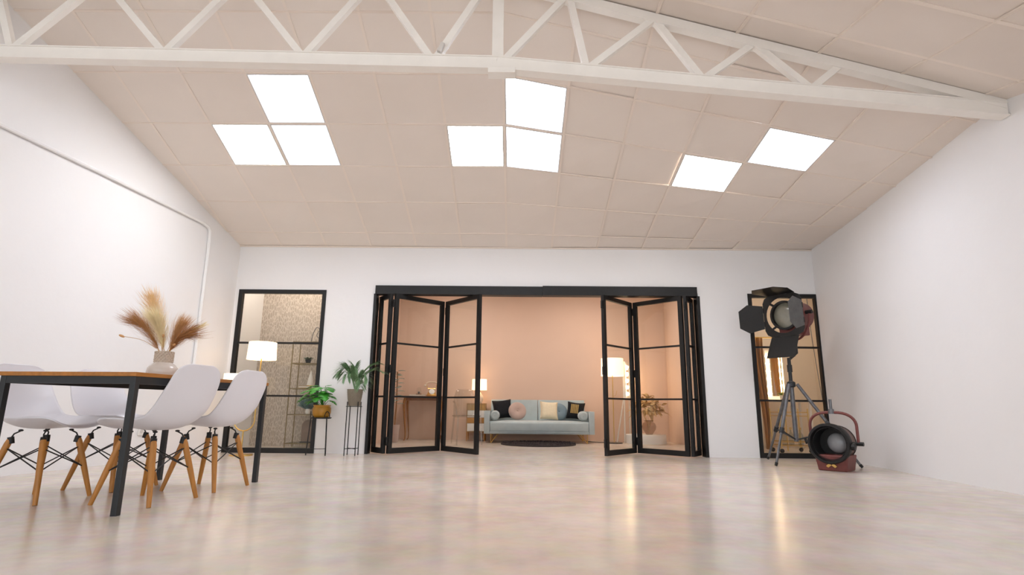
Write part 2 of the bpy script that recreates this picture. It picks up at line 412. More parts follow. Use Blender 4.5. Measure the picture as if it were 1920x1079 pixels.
M_fill = mat('added_fill_diffuser', '#ffffff', .5, emit=INNER_E, ecol='#fff6ee', noise=.01)  # for unseen panels added to brighten the rooms behind the back wall
M_fill_dim = mat('added_dim_fill_diffuser', '#ffffff', .5, emit=INNER_E*.58, ecol='#fff4e8', noise=.01)
for x, y, lab in ((-.9, 9.1, 'added unseen fill panel at the left of the peach room'), (1.3, 9.1, 'added unseen fill panel at the right of the peach room'), (-3.1, 7.85, 'added unseen fill panel above the gold shelf unit'), (4.0, 8.2, 'added unseen fill panel above the bar cart')):
    t = thing('led_panel', lab, 'ceiling light', (x, y, 2.8), 0, 'added fill panels of the rooms behind')
    f = MB(); f.box(-.3,.3,-.3,-.285,-.02,0); f.box(-.3,.3,.285,.3,-.02,0); f.box(-.3,-.285,-.285,.285,-.02,0); f.box(.285,.3,-.285,.285,-.02,0); f.build('frame', M_alu, t, smooth=False)
    MB().box(-.285,.285,-.285,.285,-.014,-.002).build('diffuser', M_fill if abs(x) < 2 else M_fill_dim, t, smooth=False)

def window(n, x0, x1, zt, label):
    t = struct(bpy.data.objects.new('window_%d' % n, None), label, 'window'); COL.objects.link(t); t.location = (x0, D-.01, 0)
    wd = x1-x0; m = MB(); s = .05
    m.box(0, s, 0, .06, 0, zt); m.box(wd-s, wd, 0, .06, 0, zt); m.box(s, wd-s, 0, .06, zt-s, zt); m.box(s, wd-s, 0, .06, 0, .06)
    m.build('window_frame', M_black, t, smooth=False)
    for z in (.695, 1.365): MB().box(s, wd-s, .012, .048, z-.012, z+.012).build('glazing_bar', M_black, t, smooth=False)
    for a, b in ((.06, .683), (.707, 1.353), (1.377, zt-s)): MB().box(s, wd-s, .027, .033, a, b).build('pane', M_glass, t, smooth=False)
window(1, -3.635, -2.487, 2.065, 'black framed three-pane window left of the folding doors')
window(2, 3.015, 3.93, 2.06, 'black framed three-pane window behind the tripod lamp')

# header and jambs of the folding doors
h = MB(); h.box(-1.84, .345, D-.035, D+.10, 2.012, 2.128); h.box(.347, 2.355, D-.035, D+.10, 2.014, 2.138)
struct(h.build('trim_1', M_black, smooth=False, bevel=.003), 'black header track over the folding doors', 'trim')
j = MB(); j.box(-1.86, -1.826, D-.012, D+.14, 0, 2.02)
struct(j.build('trim_2', M_black, smooth=False), 'black left door jamb', 'trim')
j = MB(); j.box(2.352, 2.39, D-.012, D+.14, 0, 2.02)
struct(j.build('trim_3', M_black, smooth=False), 'black right door jamb', 'trim')
def folding(n, pts, label):
    t = struct(bpy.data.objects.new('door_%d' % n, None), label, 'door'); COL.objects.link(t)
    for k, (a, b) in enumerate(pts):
        a = Vector((*a, 0)); b = Vector((*b, 0)); L = (b-a).length; ang = math.atan2(b.y-a.y, b.x-a.x)
        m = MB(); s = .055; zt = 2.009; zb = .012
        m.box(0, s, -.02, .02, zb, zt); m.box(L-s, L, -.02, .02, zb, zt); m.box(s, L-s, -.02, .02, zt-.055, zt); m.box(s, L-s, -.02, .02, zb, zb+.065)
        leaf = m.build('door_leaf', M_black, t, smooth=False, loc=a, rot=(0, 0, ang))
        for z in (.70, 1.37): MB().box(s, L-s, -.014, .014, z-.011, z+.011).build('glazing_bar', M_black, leaf, smooth=False)
        for za, zc in ((.077, .689), (.711, 1.359), (1.381, zt-.055)): MB().box(s, L-s, -.004, .004, za, zc).build('pane', M_glass, leaf, smooth=False)
        for z in (.16, 1.04, 1.88): MB().box(-.022, .0, -.012, .012, z-.05, z+.05).build('hinge', M_black, leaf, smooth=False)
folding(1, [((-1.81, 7.37), (-1.605, 7.13)), ((-1.565, 7.125), (-1.005, 7.69)), ((-.965, 7.695), (-.455, 7.105))], 'black framed glass folding door on the left, left half of the opening')
folding(2, [((1.105, 7.09), (1.585, 7.66)), ((1.62, 7.655), (2.135, 7.125)), ((2.165, 7.115), (2.338, 7.37))], 'black framed glass folding door on the right, right half of the opening')

# wall conduit on the left wall
def lw(y, z, off=.02): return (xl(y)+off, y, z)
pts = [lw(3.0, 2.80), lw(4.2, 2.785), lw(5.1, 2.768), lw(6.0, 2.745), lw(6.45, 2.73), lw(6.55, 2.71), lw(6.59, 2.66), lw(6.60, 2.4), lw(6.60, .9)]
tag(MB().tube(pts, .02, 8).build('wall_conduit', M_wall), 'white painted conduit running along the left wall and down', 'conduit')
s = thing('wall_socket', 'small white socket low on the left wall', 'socket', lw(6.0, .30, .0), math.radians(-9.8))
MB().box(0, .012, -.04, .04, -.04, .04).build('cover_plate', M_white, s, smooth=False, bevel=.003)
MB().lathe([(.02, 0), (.02, .004), (.001, .004)], 14, M=Matrix.Rotation(math.radians(90), 3, 'Y'), c=(.011,0,0)).build('socket_face', M_alu, s)

# ------------------------------------------------------------------ dining table
TR = math.radians(-4.8)
tb = thing('dining_table', 'long wooden dining table with black steel legs', 'table', (-2.447, 3.868, 0), TR)
MB().box(-.415, .415, -.715, .715, .731, .754).build('tabletop', M_top, tb, smooth=False, bevel=.002)
for sx in (-1, 1):
    for sy in (-1, 1):
        x, y = sx*.392, sy*.690; MB().box(x-.017, x+.017, y-.017, y+.017, 0, .731).build('leg', M_steel, tb, smooth=False, bevel=.002)
for sx in (-1, 1): MB().box(sx*.392-.015, sx*.392+.015, -.673, .673, .690, .731).build('side_rail', M_steel, tb, smooth=False)
for sy in (-1, 1): MB().box(-.375, .375, sy*.690-.015, sy*.690+.015, .690, .731).build('end_rail', M_steel, tb, smooth=False)

# ------------------------------------------------------------------ chairs
def make_chair(label):
    t = thing('dining_chair', label, 'chair', group='white shell chairs at the dining table')
    prof = spline([(.235, 0, .430), (.205, 0, .447), (.12, 0, .437), (0, 0, .425), (-.10, 0, .432), (-.165, 0, .468), (-.208, 0, .54), (-.238, 0, .64), (-.260, 0, .735), (-.274, 0, .79), (-.284, 0, .825)], 60)
    def hw(t):
        a = .225-.012*math.cos(t*6)
        if t > .55: a -= (t-.55)**1.4*.10
        if t < .16: a *= (1-((.16-t)/.16)**3.0*.45)
        if t > .74: a *= max(.02, (1-((t-.74)/.26)**2.4))**.5*.58+.42
        return a
    def fn(u, v):
        k = u*60; i = min(int(k), 59); p = prof[i].lerp(prof[i+1], k-i)
        a = prof[max(i-1, 0)]; b = prof[min(i+2, 60)]; d = (b-a).normalized(); nrm = Vector((-d.z, 0, d.x))*-1
        s_ = v*2-1; curl = .066*math.sin(math.pi*min(1, u*1.12+.12))**1.2+.006
        if nrm.z < 0 and nrm.x < 0: nrm = -nrm
        return p+Vector((0, s_*hw(u), 0))+nrm*(curl*abs(s_)**2.6)
    MB().grid(fn, 40, 18).build('seat_shell', M_shell, t, solid=.007, sub=1)
    top = lambda sx, sy: Vector((sx*.112, sy*.122, .365)); foot = lambda sx, sy: Vector((sx*.197, sy*.188, 0))
    C4 = [(1,1),(-1,1),(-1,-1),(1,-1)]
    for sx, sy in C4:
        a, b = top(sx, sy), foot(sx, sy)
        MB().tube([a, a.lerp(b, .08), a.lerp(b, .5), b], [.0145, .0185, .0175, .0125], 12).build('leg', M_oak, t)
        bm = MB(); q = Vector((sx*.10, sy*.115, .375)); bm.tube([a.lerp(b, .1), a, q+Vector((0,0,.02)), Vector((sx*.085, sy*.09, .412))], .0045, 6)
        bm.ell((sx*.085, sy*.09, .415), (.014, .014, .007), 10)
        bm.tube([a+Vector((0,0,.012)), a-Vector((sx*.006, sy*.005, .028))], .0172, 12)
        bm.build('bracket', M_black, t)
    m = MB()
    for k in range(4):
        p, q = C4[k], C4[(k+1) % 4]
        for s0, s1 in ((p, q), (q, p)):
            m.tube([top(*s0).lerp(foot(*s0), .14), top(*s1).lerp(foot(*s1), .50)], .0038, 6)
    m.build('wire_brace', M_black, t)
    return t
ch = make_chair('white shell chair nearest the front, right side of the table, back towards the lens')
ch.location = (-2.25, 3.605, 0); ch.rotation_euler = (0, 0, math.radians(180-10))
dup(ch, (-2.19, 4.18, 0), math.radians(180-8), 'white shell chair on the right side of the table, nearer the back wall')
dup(ch, (-2.945, 3.625, 0), math.radians(-6), 'leftmost white shell chair, on the wall side of the table')
dup(ch, (-2.845, 4.15, 0), math.radians(-11), 'white shell chair on the wall side of the table, nearer the back wall')

# vase with pampas on the table
VX, VY, VZ = -2.44, 3.90, .754
M_vase = mat('glazed_cream_ceramic', '#d8cdc4', .2, noise=.08, nscale=6, coat=.4)
v = thing('vase', 'cream ceramic vase with a dimpled neck on the dining table', 'vase', (VX, VY, VZ))
MB().lathe([(.06,0),(.088,.012),(.096,.04),(.092,.07),(.075,.092),(.058,.104),(.056,.108)], 32).build('body', M_vase, v)
nk = MB(); nk.lathe([(.056,.106),(.056,.185),(.05,.185),(.05,.11)], 32)
for a in range(16):
    for b in range(6):
        an = 2*math.pi*(a+.5*(b % 2))/16; nk.ell((.056*math.cos(an), .056*math.sin(an), .115+b*.0125), (.007,.007,.007), 6)
nk.build('dimpled_neck', mat('matte_cream_ceramic', '#cfbfae', .6, noise=.1, nscale=30), v)
def plume(name, label, col, tip, length_fur, spread, n=850, seed=1, base=(VX, VY, VZ+.15), cat='pampas', width=1.):
    rg = random.Random(seed); base = (base[0]+.024*math.cos(seed*1.047), base[1]+.024*math.sin(seed*1.047), base[2]+.018); b = Vector(base); tp = Vector(tip); mid = b.lerp(tp, .5)+Vector((0, 0, .035))
    path = spline([b, mid, tp], 30)
    t = thing(name, label, cat, base)
    MB().tube([p-b for p in path[:27]], [.0025]*20+[.0018]*7, 5).build('stem', M_straw, t)
    m = MB()
    for k in range(n):
        u = .09+.91*rg.random()**.8; i = min(int(u*30), 29); p = path[i].lerp(path[i+1], u*30-i)-b
        d = (path[i+1]-path[i]).normalized(); az = rg.random()*2*math.pi
        o = d.orthogonal().normalized(); o2 = d.cross(o); rad = o*math.cos(az)+o2*math.sin(az)
        env = .35+.75*math.sin(math.pi*min(1, .15+u*.72))
        L = length_fur*(.35+.95*rg.random()**1.3)*env
        dirv = (d*(1.0)+rad*spread*(.5+rg.random()*.7)).normalized()
        e = p+dirv*L+Vector((0, 0, -.12*L)); mdp = p.lerp(e, .55)+rad*L*.10
        sd = dirv.cross(rad).normalized()*.00075*width
        m.add([p-sd, p+sd, mdp+sd*.8, mdp-sd*.8, e], [(0,1,2,3),(3,2,4)])
    m.build('feathers', col, t, smooth=False)['kind'] = 'stuff'
    return t
M_straw = mat('straw_stem', '#c99a58', .7, noise=.1)
P_or = mat('pampas_apricot', '#f7cf96', .8, noise=.15, nscale=20); P_br = mat('pampas_brown', '#c38d59', .8, noise=.2, nscale=20)
P_cr = mat('pampas_cream', '#fff0c6', .8, noise=.1, nscale=20); P_tan = mat('pampas_tan', '#dbac78', .8, noise=.15, nscale=20)
# stems stand apart: seed sets the place of each stem in the neck
plume('pampas_plume', 'tallest apricot pampas plume, leaning left in the vase', P_or, (VX-.225, VY+.12, 1.34), .19, .46, 1300, 2.5)
plume('pampas_plume', 'brown pampas plume leaning furthest left in the vase', P_br, (VX-.19, VY-.06, 1.15), .17, .50, 1150, 3.4)
plume('pampas_plume', 'cream pampas plume upright in the middle of the vase', P_cr, (VX-.02, VY-.12, 1.15), .17, .46, 1250, 5)
plume('pampas_plume', 'brown pampas plume leaning furthest right in the vase', P_br, (VX+.17, VY-.05, 1.06), .17, .50, 1150, 6)
plume('pampas_plume', 'short brown pampas plume right of the cream plume', P_tan, (VX+.07, VY+.03, 1.13), .14, .46, 950, 1)
plume('pampas_plume', 'thin pale pampas plume at the right back of the vase', P_cr, (VX+.15, VY+.16, 1.15), .08, .32, 420, 1.7)
def bunny(tip, label, k):
    b = Vector((VX+.014*math.cos(k*2.09), VY-.008+.010*math.sin(k*2.09), VZ+.168)); t = thing('bunny_tail_grass', label, 'dried grass', b); tp = Vector(tip)
    MB().tube([p-b for p in spline([b, b.lerp(tp, .5)+Vector((0,0,.03)), tp], 10)], .0015, 5).build('stem', M_straw, t)
    d = (tp-b).normalized(); MB().ell(tp-b, (.008, .008, .019), 10, d.to_track_quat('Z', 'Y').to_matrix()).build('seed_head', P_tan, t)
bunny((VX-.17, VY-.21, 1.02), 'dried bunny tail sticking out left of the vase', 1)
bunny((VX+.15, VY-.15, .97), 'dried bunny tail sticking out low right of the vase', 0)
bunny((VX+.075, VY-.16, 1.03), 'dried bunny tail in front of the brown plumes', 2)

# ------------------------------------------------------------------ left: two-shade brass lamp
M_shade = mat('lit_lamp_shade', '#fff3df', .8, emit=SHADE_E, ecol='#ffe3bd', noise=.02)
lp = thing('floor_lamp', 'brass floor lamp with two lit white drum shades before the left window', 'floor lamp', (-3.20, 6.80, 0))
MB().lathe([(.0,0),(.128,0),(.13,.006),(.125,.014),(.0,.016)], 40).build('base', M_gold, lp)
MB().tube([(0,0,.012),(0,0,.285)], .008, 10).build('pole', M_gold, lp)
U = [(-.145+.0,0,.62)]+[(-.0+.12*math.cos(math.pi+a), 0, .40+.12*math.sin(math.pi+a)) for a in [k*math.pi/12 for k in range(13)]]+[(.12,0,.6),(.125,0,.9),(.13,0,1.18)]
U[0] = (-.12,0,.62); U = [(-.12,0,.80)]+U
MB().tube(U, .008, 10).build('curved_arm', M_gold, lp)
def drum(t, c, r0, r1, z0, z1, lamp, power, colr=(1,.78,.52)):
    MB().lathe([(r0, z0), (r1, z1), (r1-.004, z1), (r0-.004, z0), (r0, z0)], 32, c=c).build('lamp_shade', M_shade, t)
    MB().ell((c[0], c[1], (z0+z1)/2), (.03,.03,.04), 12).build('bulb', M_bulb, t)
    m = MB()
    for k in range(3):
        a = k*2*math.pi/3; m.tube([(c[0], c[1], z1-.02), (c[0]+(r1-.003)*math.cos(a), c[1]+(r1-.003)*math.sin(a), z1-.01)], .002, 5)
    m.tube([(c[0], c[1], z0+.01), (c[0], c[1], z1-.02)], .006, 6); m.build('shade_carrier', M_gold, t)
M_bulb = mat('lit_bulb', '#fff2da', .5, emit=BULB_E, ecol='#ffdcae', noise=.01)
drum(lp, (.13,0,0), .168, .158, 1.115, 1.325, True, 10)
drum(lp, (-.17,0,0), .125, .12, .76, .945, True, 8)
MB().tube([(-.12,0,.78),(-.17,0,.80)], .007, 8).build('arm_link', M_gold, lp)

# ------------------------------------------------------------------ plants on stands
M_leaf = mat('monstera_green', '#3f972c', .4, noise=.3, nscale=8); M_palm = mat('palm_green', '#7da173', .5, noise=.25, nscale=10)
st = thing('plant_stand', 'low black wire plant stand with three legs', 'plant stand', (-2.352, 6.98, 0))
ring = [(.115*math.cos(2*math.pi*k/24), .115*math.sin(2*math.pi*k/24), .435) for k in range(24)]
MB().tube(ring, .006, 6, True).build('top_ring', M_black, st)
MB().lathe([(.0,.425),(.112,.425),(.112,.431),(0,.431)], 24).build('tray', M_black, st)
for k, a in enumerate((math.radians(200), math.radians(320), math.radians(75))):
    c, s_ = math.cos(a), math.sin(a)
    MB().tube([(.145*c, .145*s_, 0), (.118*c, .118*s_, .44)], .007, 8).build('leg', M_black, st)
    lo = [(.124*c-.035*s_*math.cos(q), .124*s_+.035*c*math.cos(q), .44+.07*math.sin(q)) for q in [math.pi*i/10 for i in range(11)]]
    MB().tube(lo, .005, 6).build('loop', M_black, st)
MB().tube([(.135*math.cos(a), .135*math.sin(a), .08) for a in [math.radians(200+i*12) for i in range(11)]], .004, 6).build('lower_rail', M_black, st)
mp = thing('potted_monstera', 'small monstera in a mustard pot on the low stand', 'potted plant', (-2.352, 6.98, .437))
MB().lathe([(.075,0),(.097,.02),(.108,.06),(.107,.11),(.098,.13),(.104,.15),(.096,.15),(.094,.125),(.0,.125)], 32).build('pot', M_pot, mp)
MB().lathe([(.0,.128),(.092,.128),(.0,.133)], 20).build('soil', M_soil, mp)
def monstera_leaf(L, Wd, notch=4):
    pts = [(0,0)]; N = 16; side = []
    for k in range(1, N):
        u = k/N; w_ = Wd*math.sin(math.pi*u**.75)**.8
        if notch and .25 < u < .85 and k % 3 == 0: w_ *= .45
        side.append((u*L, w_))
    return side
def leaf_mesh(base, dirv, upv, L, Wd, droop, notch=True):
    m = MB(); d = Vector(dirv).normalized(); s_ = d.cross(Vector(upv)).normalized(); n_ = s_.cross(d)
    sd = monstera_leaf(L, Wd, notch); ctr = []
    pos = lambda u, w_: Vector(base)+d*u+s_*w_-Vector((0,0,1))*droop*(u/L)**2*L-n_*abs(w_)**1.2*.25
    vs = [pos(0,0)]; fs = []
    for u, w_ in sd: vs += [pos(u, -w_), pos(u, 0), pos(u, w_)]
    vs.append(pos(L, 0)); k = len(sd)
    fs += [(0,2,1),(0,3,2)]
    for i in range(k-1):
        a = 1+3*i; b = a+3; fs += [(a,a+1,b+1,b),(a+1,a+2,b+2,b+1)]
    a = 1+3*(k-1); fs += [(a,a+1,len(vs)-1),(a+1,a+2,len(vs)-1)]
    return m.add(vs, fs)
rg = random.Random(11)
for az, r, z, L, Wd, dr in [(180,.13,.24,.19,.075,.6),(255,.06,.36,.20,.10,.7),(215,.09,.30,.20,.10,.8),(295,.07,.30,.20,.095,.8),(330,.05,.36,.13,.07,.6),(190,.05,.38,.17,.09,.5),(140,.10,.28,.18,.07,.5),(345,.07,.26,.12,.06,.6),(270,.10,.24,.18,.075,.6),(230,.12,.32,.19,.08,.5),(310,.12,.34,.18,.07,.5),(170,.10,.20,.15,.055,.5),(200,.05,.23,.17,.07,.45),(120,.04,.30,.14,.06,.3),(60,.04,.33,.11,.055,.35),(10,.07,.24,.11,.045,.55),(330,.10,.20,.15,.04,.6),
                            (250,.05,.27,.16,.07,.4),(290,.08,.31,.15,.06,.4),(60,.03,.38,.10,.035,.1),(225,.09,.19,.12,.05,.6)]:
    a = math.radians(az); b = Vector((r*math.cos(a), r*math.sin(a), z))
    lf = leaf_mesh(b, (math.cos(a), math.sin(a), .25), (0,0,1), L, Wd, dr); o = lf.build('leaf', M_leaf, mp, solid=.0015)
    MB().tube(spline([(0,0,.13), (b.x*.4, b.y*.4, z*.75), b], 8), .003, 5).build('stem', M_leaf, mp)

st = thing('plant_stand', 'tall black wire plant stand beside the folding doors', 'plant stand', (-1.96, 6.97, 0))
for a in (45, 135, 225, 315):
    c, s_ = math.cos(math.radians(a)), math.sin(math.radians(a)); MB().tube([(.092*c,.092*s_,0),(.092*c,.092*s_,.63)], .006, 8).build('leg', M_black, st)
for z in (.08, .573):
    m = MB(); m.beam((-.065,-.065,z), (.065,.065,z), .008, .008); m.beam((-.065,.065,z), (.065,-.065,z), .008, .008); m.build('cross_bar', M_black, st, smooth=False)
MB().tube([(.092*math.cos(2*math.pi*k/24), .092*math.sin(2*math.pi*k/24), .573) for k in range(24)], .005, 6, True).build('ring', M_black, st)
pp = thing('potted_palm', 'small palm in a grey textured pot on the tall stand', 'potted plant', (-1.96, 6.97, .579))
pm = MB(); pm.lathe([(.066,0),(.070,.004),(.096,.2),(.088,.2),(.084,.17),(0,.17)], 28)
for k in range(11):
    for a in range(26):
        an = 2*math.pi*(a+.5*(k % 2))/26; r = .070+.026*(.015+k*.015)/.2; pm.ell((r*math.cos(an), r*math.sin(an), .015+k*.015), (.005,.005,.004), 6)
pm.build('pot', mat('grey_dimpled_ceramic', '#8f8474', .6, noise=.15, nscale=20), pp)
MB().lathe([(0,.172),(.082,.172),(0,.178)], 20).build('soil', M_soil, pp)
def frond(parent, az, reach, rise, droop, L=.16, seed=0, matl=None):
    rg = random.Random(seed); a = math.radians(az); c, s_ = math.cos(a), math.sin(a)
    path = spline([(0,0,.17), (c*reach*.35, s_*reach*.35, .17+rise*.7), (c*reach*.75, s_*reach*.75, .17+rise), (c*reach*1.1, s_*reach*1.1, .17+rise-droop)], 20)
    m = MB(); m.tube(path, [.004-.003*k/20 for k in range(21)], 5)
    for k in [q/2 for q in range(9, 41)]:
        f_ = k-int(k); k = int(k); d = (path[min(k+1,20)]-path[k-1]).normalized(); sd = d.cross(Vector((0,0,1))).normalized()
        ln = L*math.sin(math.pi*(.12+.80*(k-4)/17))**.7
        for sg in (-1, 1):
            dv = (d*1.0+sd*sg*.6+Vector((0,0,-.05+.2*rg.random()))).normalized(); p = path[k].lerp(path[min(k+1,20)], f_); e = p+dv*ln+Vector((0,0,-ln*.18)); q = p.lerp(e, .5)+Vector((0,0,.012))
            wv = dv.cross(Vector((0,0,1))).normalized()*.0048; m.add([p-wv*.4, p+wv*.4, q+wv, q-wv, e], [(0,1,2,3),(3,2,4)])
    m.build('frond', matl or M_palm, parent, smooth=False)
for k, (az, re, ri, dr) in enumerate([(180,.20,.30,.07),(200,.16,.30,.06),(195,.15,.26,.05),(350,.30,.26,.02),(10,.24,.32,-.02),(320,.22,.22,.08),(300,.20,.16,.10),(250,.14,.22,.05),(235,.17,.22,.06),(270,.10,.30,.04),(215,.20,.28,.06),(240,.12,.26,.04),(330,.14,.10,.02)]):
    frond(pp, az, re, ri, dr, .17, k)

# ------------------------------------------------------------------ etagere behind the left window
M_champ = mat('champagne_metal', '#8f7d5c', .4, metal=.3, noise=.05)
et = thing('etagere', 'slim gold shelf unit with glass shelves behind the left window', 'shelf', (-3.0, 8.17, 0))
for sx in (-1, 1):
    for sy in (-1, 1): MB().beam((sx*.19, sy*.14, 0), (sx*.19, sy*.14, 1.48), .012, .012).build('post', M_champ, et, smooth=False)
SH = (.06, .45, .81, 1.165, 1.47)
M_shelf = glass_mat('shelf_glass', (.85,.87,.85))
for z in SH:
    m = MB()
    for a, b in (((-.19,-.14),(.19,-.14)),((.19,-.14),(.19,.14)),((.19,.14),(-.19,.14)),((-.19,.14),(-.19,-.14))): m.beam((*a, z), (*b, z), .012, .012)
    m.build('shelf_rim', M_champ, et, smooth=False); MB().box(-.185,.185,-.135,.135,z+.004,z+.010).build('shelf_glass', M_shelf, et, smooth=False)
def on_shelf(x, y, z): return (-3.0+x, 8.17+y, z+.0115)
o = thing('wire_sculpture', 'looped silver wire sculpture on top of the shelf unit', 'ornament', on_shelf(.08, 0, 1.47))
MB().lathe([(0,0),(.05,0),(.05,.01),(0,.01)], 20).build('base', M_chip, o)
MB().tube(spline([(-.07,0,.008),(-.05,0,.12),(0,0,.22),(.06,0,.16),(.05,0,.06),(.01,0,.1),(.03,.0,.17)], 30), .005, 6).build('wire_loop', M_chip, o)
o = thing('potted_succulent', 'small green plant in a dark pot on the second shelf from the top', 'potted plant', on_shelf(.0, -.02, 1.165))
MB().lathe([(.03,0),(.045,.05),(.04,.05),(0,.045)], 18).build('pot', M_steel, o)
M_sage = mat('sage_green', '#6d7f68', .6, noise=.2)
for k in range(10):
    a = k*2.4; leaf_mesh((0,0,.045), (math.cos(a), math.sin(a), .5+.15*(k % 3)), (0,0,1), .09, .022, .2, False).build('leaf', M_sage, o, solid=.003)
o = thing('photo_frame', 'tiny dark frame beside the small plant on the shelf', 'frame', on_shelf(.13, .08, 1.165), .2)
MB().box(-.03,.03,-.006,.006,0.0,.16).build('frame', M_steel, o, smooth=False); MB().box(-.022,.022,-.008,-.006,.02,.14).build('picture', M_cream, o, smooth=False)
b_ = thing('book', 'flat pale book on the middle shelf of the unit', 'book', on_shelf(.02, 0, .81)); MB().box(-.11,.11,-.08,.08,0,.006).box(-.11,.11,-.08,.08,.026,.032).build('cover', M_rattan, b_, smooth=False); MB().box(-.105,.105,-.075,.078,.006,.026).build('pages', M_white, b_, smooth=False)
o = thing('cone_ornament', 'white cone ornament standing on the pale book', 'ornament', on_shelf(.05, 0, .842)); MB().lathe([(.0,0),(.05,0),(.052,.01),(.03,.12),(.004,.22),(0,.22)], 24).build('cone', M_white, o); MB().lathe([(.0,-.0),(.055,0),(.055,.006),(0,.006)], 24).build('foot', M_gold, o)
o = thing('teal_dried_bush', 'feathery teal dried bunch on the fourth shelf down', 'dried plant', on_shelf(.05, 0, .45))
M_teal = mat('teal_feather', '#6f9190', .8, noise=.25, nscale=20); MB().lathe([(.03,0),(.04,.03),(.03,.07),(.02,.07),(0,.06)], 18).build('pot', M_white, o)
m = MB(); rg = random.Random(5)
for k in range(420):
    a = rg.random()*6.283; e = rg.random()*1.2+.1; r = .08+.08*rg.random(); d = Vector((math.cos(a)*math.cos(e)*1.1, math.sin(a)*math.cos(e)*.8, math.sin(e))); p = Vector((0,0,.06))+d*.03; q = Vector((0,0,.10))+d*r; sd = d.orthogonal().normalized()*.003
    m.add([p-sd*.4, p+sd*.4, q+sd, q-sd, q+d*.03], [(0,1,2,3),(3,2,4)])
f_ = m.build('feathers', M_teal, o, smooth=False); f_['kind'] = 'stuff'
o = thing('arch_sculpture', 'brown arch sculpture on the lowest shelf of the unit', 'ornament', on_shelf(.08, 0, .06))
arc = [(-.09,0,0),(.09,0,0)]+[(.09*math.cos(a), 0, .22+.09*math.sin(a)) for a in [math.pi*k/12 for k in range(13)]]
MB().plate(arc, (0,1,0), .06).build('arch', mat('brown_clay', '#8a766a', .8, noise=.15), o, bevel=.004)
MB().box(-.10,.10,-.04,.04,-.0,.012).build('plinth', M_steel, o, smooth=False)

# ------------------------------------------------------------------ sofa
so = thing('sofa', 'grey blue velvet sofa with gold hairpin legs', 'sofa', (.40, 9.95, 0))
def cushion_box(x0,x1,y0,y1,z0,z1,name,bev=.04,bulge=.0):
    m = MB(); n = 14
    def top(u, v):
        x = x0+(x1-x0)*u; y = y0+(y1-y0)*v; return (x, y, z1+bulge*(1-(2*u-1)**4)*(1-(2*v-1)**4))
    m.grid(top, n, 6); k = len(m.v)
    m.grid(lambda u, v: (x0+(x1-x0)*u, y1+(y0-y1)*v, z0), n, 6)
    for (a, b) in (((x0,y0),(x1,y0)),((x1,y0),(x1,y1)),((x1,y1),(x0,y1)),((x0,y1),(x0,y0))):
        m.grid(lambda u, v: (a[0]+(b[0]-a[0])*u, a[1]+(b[1]-a[1])*u, z0+(z1-z0)*v), n, 2)
    o = m.build(name, M_sofa, so)
    wd = o.modifiers.new('weld', 'WELD'); wd.merge_threshold = .002
    bv = o.modifiers.new('bevel', 'BEVEL'); bv.width = bev; bv.segments = 4; bv.limit_method = 'ANGLE'; bv.angle_limit = math.radians(50)
    return o
cushion_box(-.825,.825,-.40,.28,.18,.35,'seat',.04,.015)
cushion_box(-.83,.83,-.385,.34,.150,.180,'seat_base',.008)
for x0, x1 in ((-.83,-.004),(.004,.83)):
    bk = cushion_box(x0,x1,-.07,.07,0,.44,'backrest',.03,.0); bk.location = (0,.27,.27); bk.rotation_euler = (math.radians(-12),0,0)
for sg in (-1, 1): cushion_box(sg*.87-.045,sg*.87+.045,-.40,.34,.15,.52,'armrest',.03)
for sx in (-1, 1):
    for sy in (-1, 1):
        x, y = sx*.80, -.33 if sy < 0 else .28
        MB().tube([(x,y,.16),(x+sx*.0,y,.005),(x-sx*.0,y,.005),(x-sx*.13,y,.16)], .007, 8).build('hairpin_leg', M_gold, so)
MB().tube([(-.82,-.402,.182),(.82,-.402,.182)], .006, 6).build('piping', M_sofa, so)
def pillow(name, label, mt, loc, size, rx, rz, ry=0., thick=.075):
    t = thing(name, label, 'cushion', loc); m = MB(); n = 14
    def P(u, v, sg):
        a, b = 2*u-1, 2*v-1; k = (1-a**4)*(1-b**4); pin = 1-.10*(1-a*a)*(abs(b)**3)-0; pin2 = 1-.10*(1-b*b)*(abs(a)**3)
        return (a*size/2*pin2, sg*thick*k**.55, b*size/2*pin+size/2)
    m.grid(lambda u, v: P(u, v, -1), n, n); m.grid(lambda u, v: P(v, u, 1), n, n)
    o = m.build('cover', mt, t, rot=(rx, ry, rz)); w_ = o.modifiers.new('weld', 'WELD'); w_.merge_threshold = .0015
    edge = [Vector(P(u, 0, 0)) for u in [k/10 for k in range(11)]]+[Vector(P(1, v_, 0)) for v_ in [k/10 for k in range(1,11)]]+[Vector(P(1-u, 1, 0)) for u in [k/10 for k in range(1,11)]]+[Vector(P(0, 1-v_, 0)) for v_ in [k/10 for k in range(1,10)]]
    MB().tube(edge, .005, 6, True).build('seam', mt, t, rot=(rx, ry, rz)); return t
def round_pillow(name, label, mt, loc, R, th, rx, rz):
    t = thing(name, label, 'cushion', loc); prof = []
    for k in range(15):
        a = math.pi*k/14-math.pi/2; r = R*math.cos(a)**.55 if k not in (0,14) else 0; prof.append((r, th*math.sin(a)))
    prof = [(0,-th*.45),(.03,-th*.65),(.07,-th*.95)]+[p for p in prof if p[0] > .09]+[(.07,th*.95),(.03,th*.65),(0,th*.45)]
    Mx = Matrix.Rotation(math.radians(90), 3, 'X'); MR = Matrix.Rotation(rz, 3, 'Z') @ Matrix.Rotation(rx, 3, 'X')
    MB().lathe(prof, 36, M=MR @ Mx, c=MR @ Vector((0,0,R))).build('cover', mt, t)
    MB().ell(MR @ Vector((0,-th*.5,R)), (.018,.012,.018), 10).build('button', mt, t)
    return t
M_blk = mat('black_knit', '#12141c', .9, noise=.5, nscale=45, bump=.5, bscale=60); M_pinkv = mat('dusty_pink_velvet', '#bfa59a', .7, noise=.1, nscale=12, sheen=.4)
